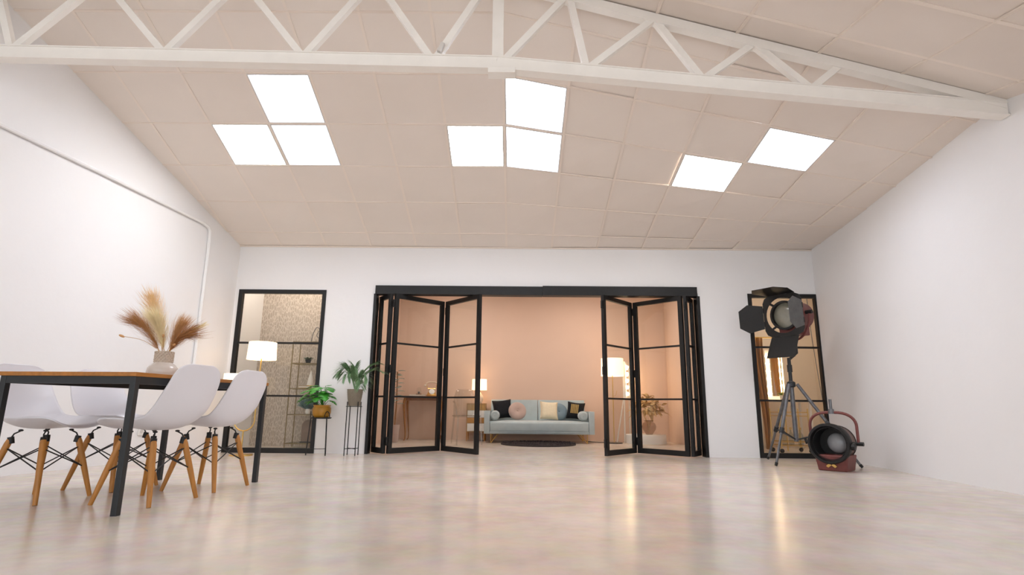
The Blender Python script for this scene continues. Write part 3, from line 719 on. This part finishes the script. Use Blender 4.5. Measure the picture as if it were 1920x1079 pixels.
M_crm = mat('cream_plush', '#eee0c2', .9, noise=.08, nscale=30, bump=.3, bscale=80); M_bluev = mat('dusty_blue_velvet', '#7c93a0', .7, noise=.12, nscale=12, sheen=.4)
L10 = math.radians(-18)
pillow('throw_cushion', 'black textured square cushion at the left end of the sofa', M_blk, (-.20, 10.0, .390), .33, L10, math.radians(8), math.radians(-6))
round_pillow('round_cushion', 'dusty pink round cushion with a centre button', M_pinkv, (.045, 9.87, .371), .155, .06, L10, math.radians(10))
pillow('throw_cushion', 'cream square cushion right of the sofa middle', M_crm, (.58, 9.87, .384), .31, L10, math.radians(8), math.radians(3))
round_pillow('round_cushion', 'dusty blue round cushion behind the cream one', M_bluev, (.775, 10.05, .371), .152, .05, L10, math.radians(12))
pc = pillow('throw_cushion', 'black square cushion with a gold woven patch at the right end of the sofa', M_blk, (1.03, 10.01, .390), .30, L10, math.radians(-12), math.radians(6))
m = MB()
for k in range(5):
    x = -.075+k*.028; m.box(x, x+.014, -.083, -.071, .08, .24)
for k in range(7): m.box(-.08, .055, -.080, -.072, .09+k*.022, .096+k*.022)
m.build('gold_patch', mat('gold_weave', '#b99a5c', .7, noise=.2, nscale=80), pc, smooth=False, rot=(L10, math.radians(6), math.radians(-12)))
for x, s_ in ((-.338, 'left'), (1.138, 'right')):
    t = thing('bolster', 'grey blue bolster tucked against the %s sofa arm' % s_, 'cushion', (x, 9.715, .371+.078))
    Mx = Matrix.Rotation(math.radians(90), 3, 'X')
    MB().lathe([(0,-.13),(.055,-.13),(.075,-.11),(.078,0),(.075,.11),(.055,.13),(0,.13)], 24, M=Mx).build('cover', M_sofa, t)
    MB().ell((0,-.13,0), (.012,.006,.012), 8).build('button', M_sofa, t)
rg_ = thing('round_rug', 'dark brown shaggy round rug in front of the sofa', 'rug', (.375, 9.36, 0))
MB().lathe([(0,0),(.60,0),(.605,.010),(.59,.022),(0,.026)], 56).build('base', mat('dark_rug', '#332b2a', .95, noise=.4, nscale=40, bump=.6, bscale=120), rg_)
m = MB(); rr = random.Random(4)
for k in range(2600):
    a = rr.random()*6.283; r = .598*rr.random()**.5; x, y = r*math.cos(a), r*math.sin(a); q = rr.random()*6.283; m.add([(x-.003*math.sin(q), y+.003*math.cos(q), .022), (x+.003*math.sin(q), y-.003*math.cos(q), .022), (x+.014*math.cos(q), y+.014*math.sin(q), .040)], [(0,1,2)])
m.build('pile', mat('dark_rug_pile', '#40363a', .95, noise=.3, nscale=30), rg_, smooth=False)['kind'] = 'stuff'
tag(MB().tube(spline([(1.25,10.2,.012),(1.38,10.05,.006),(1.52,9.98,.006),(1.56,9.97,.006),(1.585,9.985,.006)], 24), .006, 6).build('lamp_cord', M_black), 'black cable on the floor between sofa and floor lamp', 'cord')

# ------------------------------------------------------------------ pink room, left part
cb_ = thing('drawer_cabinet', 'small cabinet with rattan and white drawers left of the sofa', 'cabinet', (-.685, 10.2, 0))
m = MB(); m.box(-.165,.165,-.17,.2,.15,.165); m.box(-.165,.165,-.17,.2,.63,.645); m.box(-.165,-.15,-.17,.2,.165,.63); m.box(.15,.165,-.17,.2,.165,.63); m.box(-.15,.15,.19,.2,.165,.63); m.build('carcass', mat('oak_panel','#b98d55',.5,noise=.2,nscale=14), cb_, smooth=False)
for k, (z0, z1, mt) in enumerate(((.525,.626,M_rattan),(.40,.52,M_white),(.305,.395,mat('honey_oak','#c08a48',.5,noise=.2,nscale=14)),(.17,.30,M_white))):
    d = MB().box(-.147,.147,-.178,-.16,z0,z1).build('drawer', mt, cb_, smooth=False, bevel=.003); MB().ell((0,-.185,(z0+z1)/2), (.01,.01,.01), 8).build('knob', M_gold, d)
for sx in (-1,1):
    for sy in (-.15,.18): MB().tube([(sx*.15,sy,.15),(sx*.155,sy,0)], [.012,.008], 8).build('leg', M_oak, cb_)
tl = thing('table_lamp', 'lit table lamp with a white drum shade on the rattan cabinet', 'table lamp', (-.645, 10.2, .645))
MB().lathe([(0,0),(.05,0),(.052,.01),(.075,.06),(.07,.12),(.03,.18),(.015,.2),(.012,.26)], 24).build('base', M_cream, tl)
drum(tl, (0,0,0), .135, .13, .232, .422, True, 8)
dk = thing('writing_desk', 'wooden console desk with curved cabriole legs behind the left door', 'desk', (-1.62, 10.19, 0))
M_walnut = mat('walnut', '#8a5a3a', .4, noise=.3, nscale=8, stretch=(1,8,8)); M_leg = mat('cherry_wood','#a8713c',.4,noise=.25,nscale=9)
MB().box(-.37,.37,-.22,.22,.735,.760).build('desk_top', M_walnut, dk, smooth=False, bevel=.006)
m = MB(); m.box(-.32,.32,-.18,-.165,.685,.735); m.box(-.32,.32,.165,.18,.685,.735); m.box(-.32,-.305,-.165,.165,.685,.735); m.box(.305,.32,-.165,.165,.685,.735); m.build('apron', M_walnut, dk, smooth=False)
for sx in (-1,1):
    for sy in (-1,1):
        MB().tube(spline([(sx*.30,sy*.16,.735),(sx*.325,sy*.175,.64),(sx*.315,sy*.17,.45),(sx*.29,sy*.155,.2),(sx*.285,sy*.152,.05),(sx*.305,sy*.165,.0)], 18), [.026-.016*min(1,k/13) for k in range(19)], 10).build('leg', M_leg, dk)
ph = thing('rotary_telephone', 'antique cream and brass rotary telephone on the desk', 'telephone', (-1.49, 10.15, .760), .2)
MB().lathe([(.0,.0),(.085,0),(.09,.015),(.075,.05),(.05,.10),(.045,.13),(0,.135)], 24).build('body', M_gold, ph)
MB().lathe([(0,0),(.05,0),(.05,.012),(.018,.016),(0,.016)], 24, c=(0,-.058,.075), M=Matrix.Rotation(math.radians(65),3,'X')).build('dial', M_white, ph)
m = MB(); m.tube([(-.07,0,.13),(-.09,0,.2)], .006, 6); m.tube([(.07,0,.13),(.09,0,.2)], .006, 6); m.tube([(-.07,0,.13),(.07,0,.13)], .007, 6); m.build('cradle', M_gold, ph)
m = MB(); m.tube(spline([(-.11,0,.19),(-.08,0,.235),(0,0,.25),(.08,0,.235),(.11,0,.19)], 14), .010, 8); m.ell((-.115,0,.185),(.026,.026,.018),10); m.ell((.115,0,.185),(.026,.026,.018),10); m.build('handset', M_cream, ph)
for x in (-.06,.06):
    for y in (-.05,.05): MB().ell((x,y,.009),(.014,.014,.008),8).build('foot', M_gold, ph)
dm = thing('glass_cloche', 'small glass dome ornament left of the telephone', 'ornament', (-1.72, 10.17, .786))
MB().lathe([(0,0),(.05,0),(.05,.012),(0,.012)], 22).build('base', M_walnut, dm)
MB().lathe([(.042,.012),(.042,.08),(.03,.115),(.008,.13),(0,.13)], 22).build('dome', glass_mat('dome_glass'), dm); MB().ell((0,0,.035),(.02,.02,.022),10).build('curio', M_chip, dm)
bk = thing('book', 'thin cream book lying on the desk under the glass dome', 'book', (-1.74, 10.15, .760), .1); MB().box(-.14,.14,-.09,.09,0,.004).box(-.14,.14,-.09,.09,.022,.026).build('cover', M_cream, bk, smooth=False); MB().box(-.135,.135,-.085,.088,.004,.022).build('pages', M_white, bk, smooth=False)
rp = thing('rubber_plant', 'tall rubber plant with round teal leaves behind the left door', 'potted plant', (-1.99, 9.55, 0))
MB().lathe([(.05,0),(.065,.02),(.08,.28),(.07,.28),(.068,.25),(0,.25)], 26).build('pot', M_pinkv, rp); MB().lathe([(0,.255),(.068,.255),(0,.26)], 20).build('soil', M_soil, rp)
MB().tube([(0,0,.25),(.01,0,.7),(0,0,1.15)], .010, 7).build('trunk', M_leg, rp)
M_rub = mat('rubber_leaf','#6f9a8f',.35,noise=.25,nscale=8)
for k in range(22):
    a = k*2.4; z = .62+.026*k; leaf_mesh((.01*math.cos(a), .01*math.sin(a), z), (math.cos(a), math.sin(a), .35), (0,0,1), .14, .055, .35, False).build('leaf', M_rub, rp, solid=.002)
# transparent chair
M_ghost = glass_mat('clear_acrylic', (.90,.90,.89), 1.6, .05, 1.)
gc = thing('clear_acrylic_chair', 'transparent acrylic chair beside the cabinet', 'chair', (-.77, 9.2, 0), math.radians(18))
MB().grid(lambda u, v: Vector(((v-.5)*(.40-.04*u), .19-.38*u, .44-.012*math.sin(math.pi*u))), 8, 8).build('seat', M_ghost, gc, solid=.02)
def gb(u, v):
    a = (v-.5)*2; r = .185-.01*u; return Vector((r*a*(1-.25*max(0,u-.7)/.3*abs(a)), .185+.06*u-.03*a*a, .44+.42*u))
MB().grid(gb, 10, 10).build('backrest', M_ghost, gc, solid=.012)
for sx in (-1,1):
    MB().tube([(sx*.18,-.17,.44),(sx*.19,-.185,.2),(sx*.20,-.20,0)], [.016,.014,.011], 8).build('leg', M_ghost, gc)
    MB().tube([(sx*.17,.17,.44),(sx*.18,.22,.2),(sx*.185,.27,0)], [.016,.014,.011], 8).build('leg', M_ghost, gc)
    MB().tube(spline([(sx*.18,.19,.66),(sx*.215,.05,.66),(sx*.21,-.08,.62),(sx*.19,-.12,.44)], 12), .012, 8).build('armrest', M_ghost, gc)

# ------------------------------------------------------------------ pink room, right part
f2 = thing('floor_lamp', 'lit floor lamp with a large drum shade behind the right door', 'floor lamp', (1.68, 9.85, 0))
MB().lathe([(0,0),(.14,0),(.14,.012),(0,.018)], 32).build('base', M_black, f2); MB().tube([(0,0,.012),(0,0,1.14)], .008, 8).build('pole', M_gold, f2)
MB().tube([(0,0,.78),(.05,0,.80),(.07,0,.88)], .004, 6).build('pull_chain', M_gold, f2)
drum(f2, (0,0,0), .195, .19, 1.125, 1.43, True, 14)
pl = thing('display_plinth', 'low round white plinth under the dried bouquet', 'plinth', (2.19, 9.72, 0)); MB().lathe([(0,0),(.325,0),(.33,.006),(.33,.152),(.322,.158),(0,.158)], 48).build('drum', M_white, pl)
MB().lathe([(.331,.0),(.333,.0),(.333,.012),(.331,.012)], 48, caps=(False, False)).build('base_band', M_cream, pl)
M_amber = glass_mat('smoky_glass', (.78,.73,.69))
vv = thing('glass_vase', 'rounded smoky glass vase on the white plinth', 'vase', (2.24, 9.68, .158))
MB().lathe([(0,.004),(.05,.0),(.06,.01),(.105,.08),(.118,.13),(.10,.18),(.07,.205),(.075,.225)], 30, caps=(False, False)).build('body', M_amber, vv); MB().tube([(.075*math.cos(2*math.pi*k/24), .075*math.sin(2*math.pi*k/24), .225) for k in range(24)], .004, 6, True).build('rim', M_amber, vv)
M_dry = mat('dried_leaf', '#e3bd82', .8, noise=.3, nscale=10); rr = random.Random(9)
dl = thing('dried_bouquet', 'bushy bunch of curled dried tan leaves in the glass vase', 'dried plant', (2.24, 9.68, .20))
m = MB()
for k in range(14): a = rr.random()*6.28; m.tube([(0,0,0),(.03*math.cos(a),.03*math.sin(a),.15),(.12*math.cos(a),.10*math.sin(a),.34)], .003, 5)
m.build('stems', M_dry, dl)
for k in range(120):
    a = rr.random()*6.283; e = rr.random()*1.7-.35; r = .06+.13*rr.random(); b = Vector((math.cos(a)*math.cos(e)*r*1.3, math.sin(a)*math.cos(e)*r, .36+math.sin(e)*r*1.2))
    leaf_mesh(b, (math.cos(a+rr.random()-.5), math.sin(a), .3+math.sin(e)+rr.random()*.4), (rr.random()-.5, rr.random()-.5, 1), .11+.06*rr.random(), .042, .5+rr.random()*.7, False).build('dried_leaf', M_dry, dl, solid=.0015)
# mirrors with bulb columns
def bulb_mirror(name, label, loc, rz, wd, z0, z1, nb, sides):
    t = thing(name, label, 'mirror', loc, rz); m = MB(); s = .06
    m.box(-wd/2,-wd/2+s,-.02,.03,z0,z1); m.box(wd/2-s,wd/2,-.02,.03,z0,z1); m.box(-wd/2+s,wd/2-s,-.02,.03,z1-s,z1); m.box(-wd/2+s,wd/2-s,-.02,.03,z0,z0+s); m.build('mirror_frame', M_white, t, smooth=False)
    MB().box(-wd/2+s,wd/2-s,.0,.01,z0+s,z1-s).build('mirror_glass', mat('mirror_silver','#f4f4f4',.02,metal=1.,noise=.005), t, smooth=False)
    for sx in sides:
        for k in range(nb): z = z0+.10+(z1-z0-.20)*k/(nb-1); MB().ell((sx*(wd/2-s/2),-.045,z),(.027,.027,.027),12).build('bulb', M_bulb, t)
    return t
t = bulb_mirror('bulb_reflection_mirror', 'added narrow mirror with lit bulbs, standing in for the bulb reflection in the right door glass', (1.99, 10.12, 0), math.radians(62), .36, .73, 1.39, 5, (-1, 1))  # added: stands in for the vanity bulbs reflected in the door glass
MB().tube([(-.14,.02,.76),(-.16,.03,0)], .012, 8).build('leg', M_white, t); MB().tube([(.14,.02,.76),(.16,.03,0)], .012, 8).build('leg', M_white, t); MB().tube([(0,.03,1.0),(0,.22,0)], .012, 8).build('leg', M_white, t)

# ------------------------------------------------------------------ dressing room behind the right window
vt = thing('vanity_table', 'white vanity table behind the right window', 'table', (4.12, 8.95, 0))
MB().box(-.42,.42,-.2,.2,.70,.73).build('table_top', M_white, vt, smooth=False, bevel=.004)
for sx in (-1,1):
    for sy in (-1,1): MB().tube([(sx*.38,sy*.16,.70),(sx*.39,sy*.17,0)], [.02,.012], 8).build('leg', M_white, vt)
bulb_mirror('vanity_mirror', 'large vanity mirror framed by glowing bulbs behind the right window', (4.12, 9.03, 0), math.radians(-34), .25, .731, 1.52, 6, (-1, 1))
pv = thing('potted_plant', 'small bright green plant before the vanity mirror', 'potted plant', (4.12, 8.82, .73))
MB().lathe([(.04,0),(.055,.07),(.05,.07),(0,.06)], 18).build('pot', M_white, pv)
M_lime = mat('lime_leaf','#8faa4c',.5,noise=.2)
for k in range(14): a = k*2.4; leaf_mesh((0,0,.06),(math.cos(a),math.sin(a),.5+.5*(k%3)),(0,0,1),.12,.03,.3,False).build('leaf', M_lime, pv, solid=.002)
cu = thing('curtain', 'tan fabric curtain gathered at the left inside the right window', 'curtain', (3.66, 8.45, 0))
def cf(u, v):
    wv = (.30-.20*u) if u < .72 else .30-.20*.72-(u-.72)*.35; wv = max(.03, wv); x = -.02+wv*v*.55+.12*u; return Vector((x-.1, .04*math.sin(v*16)+.02*math.sin(u*7), 1.62*(1-u)+.02))
MB().grid(cf, 20, 30).build('fabric', mat('tan_cloth','#c08d52',.85,noise=.12,nscale=8), cu, solid=.004)
MB().tube([(-.16,0,1.645),(.30,0,1.645)], .010, 8).build('rod', M_gold, cu)
for x in (-.15, .29): MB().tube([(x,0,1.645),(x,0,0)], .008, 8).build('upright', M_gold, cu)
ct = thing('bar_cart', 'gold bar cart with glass shelves behind the right window', 'cart', (3.87, 8.17, 0))
for sx in (-1,1):
    for sy in (-1,1): MB().tube([(sx*.20,sy*.14,.06),(sx*.20,sy*.14,.60)], .008, 8).build('post', M_gold, ct); MB().lathe([(0,-.01),(.028,-.01),(.03,0),(.028,.01),(0,.01)], 16, c=(sx*.20,sy*.14,.03), M=Matrix.Rotation(math.radians(90),3,'X')).build('wheel', M_black, ct)
for z in (.10,.50):
    m = MB()
    for zz in (z, z+.05): m.tube([(-.2,-.14,zz),(.2,-.14,zz),(.2,.14,zz),(-.2,.14,zz)], .006, 6, True)
    m.build('rail', M_gold, ct); MB().box(-.195,.195,-.135,.135,z-.004,z+.004).build('shelf', M_shelf, ct, smooth=False)
for k, (x, y, z) in enumerate(((-.10,-.03,.104),(.02,.03,.104),(.12,-.04,.104),(-.06,.0,.504),(.08,.02,.504))):
    t = thing('glass_bottle', 'clear glass bottle on the %s shelf of the bar cart, %s' % (('lower','lower','lower','upper','upper')[k], ('leftmost','middle','rightmost','left one','right one')[k]), 'bottle', (3.87+x, 8.17+y, z+.0015), 0, 'bottles on the bar cart')
    MB().lathe([(0,.003),(.032,0),(.035,.01),(.035,.13),(.012,.17),(.012,.21),(0,.21)], 18).build('body', M_shelf, t); MB().lathe([(0,.205),(.014,.205),(.014,.235),(0,.235)], 12).build('stopper', M_gold, t)
tag(MB().tube(spline([(4.35,8.3,2.79),(4.37,8.3,1.8),(4.41,8.3,1.1),(4.46,8.3,.5)], 20), .005, 6).build('hanging_cable', M_chip), 'thin cable hanging inside the right window', 'cable')

# ------------------------------------------------------------------ film lamps
M_lens = mat('fresnel_lens', '#8d8b7c', .15, spec=.8, noise=.1, nscale=30, coat=.5)
M_brn = mat('brown_metal', '#7c5a4e', .4, metal=.3, noise=.25, nscale=14)
def frame_axes(f):            # columns: forward, left, up
    f = Vector(f).normalized(); l = Vector((0,0,1)).cross(f).normalized(); u = f.cross(l); return Matrix((f, l, u)).transposed()
M_chipd = mat('worn_grey_paint', '#5f5e5c', .6, noise=.3, nscale=15)
def ringm(r0, r1, x0, x1, n=36):
    # annular tube along local X
    return [(r0, x0), (r1, x0), (r1, x1), (r0, x1), (r0, x0)]
toX = Matrix(((0,0,1),(1,0,0),(0,1,0)))
t1 = thing('film_spotlight', 'tripod film spotlight with four black barn doors before the right window', 'film light', (3.10, 6.42, 0))
A = frame_axes((-.84, -.54, -.05)); HC = Vector((.02, -.02, 1.645))
def h1(p): return A @ Vector(p)+HC
def lathe1(prof, c=(0,0,0), n=32): m = MB(); m.lathe(prof, n, c=A @ Vector(c)+HC, M=A @ toX); return m
lathe1([(0,-.32),(.12,-.32),(.16,-.27),(.165,-.02),(.165,.03),(0,.03)]).build('housing', M_red, t1)
m = MB(); m.plate([h1((-.22,-.10,-.14)), h1((-.22,-.10,-.235)), h1((0,-.10,-.235)), h1((0,-.10,-.14))], A @ Vector((0,1,0)), .004)
m.v = []; m.f = []
vs = [h1((x,y,z)) for x in (-.23,.02) for y in (-.11,.11) for z in (-.235,-.10)]
m.add(vs, [(0,1,3,2),(4,6,7,5),(0,4,5,1),(2,3,7,6),(1,5,7,3),(0,2,6,4)]).build('lower_housing', M_red, t1, smooth=False, bevel=.01)
lathe1(ringm(.145,.168,.03,.075)).build('front_ring', M_black, t1)
lathe1([(0,.045),(.06,.050),(.12,.040),(.147,.030)]).build('lens', M_lens, t1)
# barn-door frame: square plate with a round cut-out standing off the ring
m = MB(); n = 32
for k in range(n):
    a0, a1 = 2*math.pi*k/n, 2*math.pi*(k+1)/n
    def sq(a): c, s_ = math.cos(a), math.sin(a); q = .238/max(abs(c), abs(s_)); q = min(q, .30); return c*q, s_*q
    p = [(math.cos(a0)*.205, math.sin(a0)*.205), (math.cos(a1)*.205, math.sin(a1)*.205), sq(a1), sq(a0)]
    m.plate([h1((.085, *q)) for q in p], A @ Vector((1,0,0)), .006)
m.build('barn_door_frame', M_black, t1, smooth=False)
for k in range(4):
    a = math.pi/4+k*math.pi/2; MB().tube([h1((.05, .17*math.cos(a), .17*math.sin(a))), h1((.085, .215*math.cos(a), .215*math.sin(a)))], .014, 6).build('clip', M_black, t1)
def door(side, ang, w0, w1, L, name='barn_door'):
    # hinge on the frame edge; side = unit (y,z) outward direction, ang = opening from the lens axis
    o = Vector((0, side[0], side[1])); tn = Vector((0, -side[1], side[0])); f = Vector((1,0,0))
    d = (f*math.cos(ang)+o*math.sin(ang)).normalized(); hb = Vector((.09, 0, 0))+o*.24
    pts = [hb-tn*w0/2, hb+tn*w0/2, hb+tn*(w1/2)+d*L*.62, hb+tn*(w1*.30)+d*L, hb-tn*(w1*.30)+d*L, hb-tn*(w1/2)+d*L*.62] if w1 > w0*1.05 else [hb-tn*w0/2, hb+tn*w0/2, hb+tn*w1/2+d*L, hb-tn*w1/2+d*L]
    nrm = A @ (tn.cross(d)); o_ = MB().plate([h1(p) for p in pts], nrm, .004).build(name, M_black if name == 'barn_door' else M_chipd, t1, smooth=False)
    m = MB()
    for q in (-.3, .3): m.tube([h1(hb+tn*(w0*q-.03)), h1(hb+tn*(w0*q+.03))], .008, 6)
    m.build('hinge', M_black, o_)
door((0, 1), math.radians(7), .34, .44, .34)
door((0, -1), math.radians(60), .33, .34, .28)
door((-1, 0), math.radians(72), .27, .34, .28)
door((1, 0), math.radians(-4), .28, .36, .24, 'grey_barn_door')
yk = [h1((-.10, .20*math.cos(a), .02+.30*math.sin(a))) for a in [math.pi+math.pi*k/20 for k in range(21)]]
m = MB(); m.tube(yk, .013, 8); m.build('yoke', M_red, t1)
for sg in (-1, 1): MB().tube([h1((-.10, sg*.16, .02)), h1((-.10, sg*.235, .02))], .022, 10).build('yoke_knob', M_black, t1)
low = h1((-.10, 0, -.28)); MB().tube([(low.x, low.y, low.z+.01), (low.x, low.y, 1.22), (low.x*.5, low.y*.5, 1.18), (0,0,1.14)], .016, 10).build('spigot', M_steel, t1)
m = MB(); m.tube([(0,0,1.16),(0,0,.85)], .019, 12); m.tube([(0,0,1.08),(0,0,1.0)], .027, 12); m.build('upper_column', M_steel, t1)
MB().tube([(0,0,.90),(0,0,.24)], .024, 12).build('lower_column', M_chip, t1)
m = MB(); m.lathe([(.03,.83),(.045,.84),(.045,.885),(.03,.895)], 20); m.build('leg_collar', M_steel, t1)
for fx_, fy_ in ((-.35,-.23),(-.06,.62),(.485,-.355)):
    ft = Vector((fx_, fy_, 0)); tp = Vector((fx_*.1, fy_*.1, .865)); kn = tp.lerp(ft, .58)
    lg = MB().tube([tp, tp.lerp(ft, .62)], .018, 10).build('leg', M_chip, t1)
    MB().tube([tp.lerp(ft, .60), tp.lerp(ft, .985)], .013, 10).build('leg_extension', M_chip, lg); MB().tube([tp.lerp(ft, .96), ft+Vector((0,0,.008))], [.017,.014], 10).build('rubber_foot', M_black, lg)
    MB().tube([kn, Vector((0,0,.26))], .009, 8).build('brace', M_steel, t1); MB().tube([kn+(tp-kn).normalized()*.03, kn-(tp-kn).normalized()*.03], .024, 10).build('leg_clamp', M_steel, lg)
t2 = thing('film_spotlight', 'oxide red film spotlight standing on the floor by the right wall', 'film light', (3.19, 5.82, 0))
A2 = frame_axes((-.72, -.69, .0)); C2 = Vector((-.02, 0, .262))
def h2(p): return A2 @ Vector(p)+C2
def lathe2(prof, n=36, caps=(True, True)): m = MB(); m.lathe(prof, n, c=C2, M=A2 @ toX, caps=caps); return m
lathe2([(0,-.21),(.13,-.21),(.165,-.16),(.168,.05),(.157,.05),(.157,-.13),(0,-.13)]).build('housing', M_brn, t2)
lathe2([(.155,.045),(.192,.05),(.196,.12),(.188,.135),(.168,.135),(.160,.11),(.155,.045)], 36, (False, False)).build('hood', M_black, t2)
lathe2([(.0,-.105),(.155,-.105),(.155,.10),(.150,.10),(.150,-.10),(0,-.10)]).build('inner_hood', M_black, t2)
m = MB(); m.lathe([(.098*math.sin(a), -.085+.055*math.cos(a)) for a in [k*math.pi/20 for k in range(11)]], 28, c=h2((0,.02,0)), M=A2 @ toX); m.build('lens', mat('bright_lens','#a9aaac',.25,noise=.1,nscale=20,coat=.3), t2)
lathe2([(.166,-.16),(.171,-.155),(.171,-.145),(.166,-.14)], 36, (False, False)).build('band', M_black, t2)
vs = [h2((x*s_, y*s_, z)) for z, s_ in ((-.262,.86),(-.11,1.0)) for x, y in ((-.19,-.15),(.10,-.15),(.10,.15),(-.19,.15))]
MB().add(vs, [(0,3,2,1),(4,5,6,7),(0,1,5,4),(1,2,6,5),(2,3,7,6),(3,0,4,7)]).build('base_box', M_red, t2, smooth=False, bevel=.01)
bd = MB()
for pts in (((-.05,.02),(-.02,.045),(.0,.03),(-.03,.005)),((.05,.02),(.02,.045),(0,.03),(.03,.005)),((-.02,.05),(.02,.05),(0,.072))):
    bd.plate([h2((.094+.02*.3, p[0], -.235+p[1])) for p in pts], A2 @ Vector((1,0,0)), .012)
bd.build('badge', M_gold, t2, smooth=False)
for k in range(2): MB().beam(h2((-.15,-.152,-.15-k*.03)), h2((.05,-.152,-.15-k*.03)), .008, .008).build('vent_rib', M_brn, t2, smooth=False)
yk = [h2((-.05, .215, 0)), h2((-.05, .215, .12))]+[h2((-.05, .215*math.cos(a)**.7 if math.cos(a) > 0 else -.215*abs(math.cos(a))**.7, .17+.13*math.sin(a))) for a in [math.pi*k/18 for k in range(0, 19)]]+[h2((-.05, -.215, .12)), h2((-.05, -.215, 0))]
MB().tube(yk, .014, 8).build('yoke', M_red, t2)
MB().tube([h2((-.05,0,.285)), h2((-.05,0,.33)), h2((-.05,0,.335)), h2((-.05,0,.43))], [.032,.026,.014,.014], 12).build('spigot', M_chip, t2)
for sg in (-1, 1): MB().tube([h2((-.05, sg*.165, 0)), h2((-.05, sg*.26, 0))], .02, 10).build('tilt_knob', M_black, t2)
MB().tube([h2((-.05,-.26,-.02)), h2((-.05,-.275,.03))], .014, 8).build('wing_handle', M_black, t2)
MB().tube([h2((.09,.19,-.02)), h2((.09,.225,-.02))], .035, 8).build('latch', M_black, t2); MB().tube([h2((.06,0,.185)), h2((.11,0,.205))], .018, 8).build('top_clip', M_black, t2)
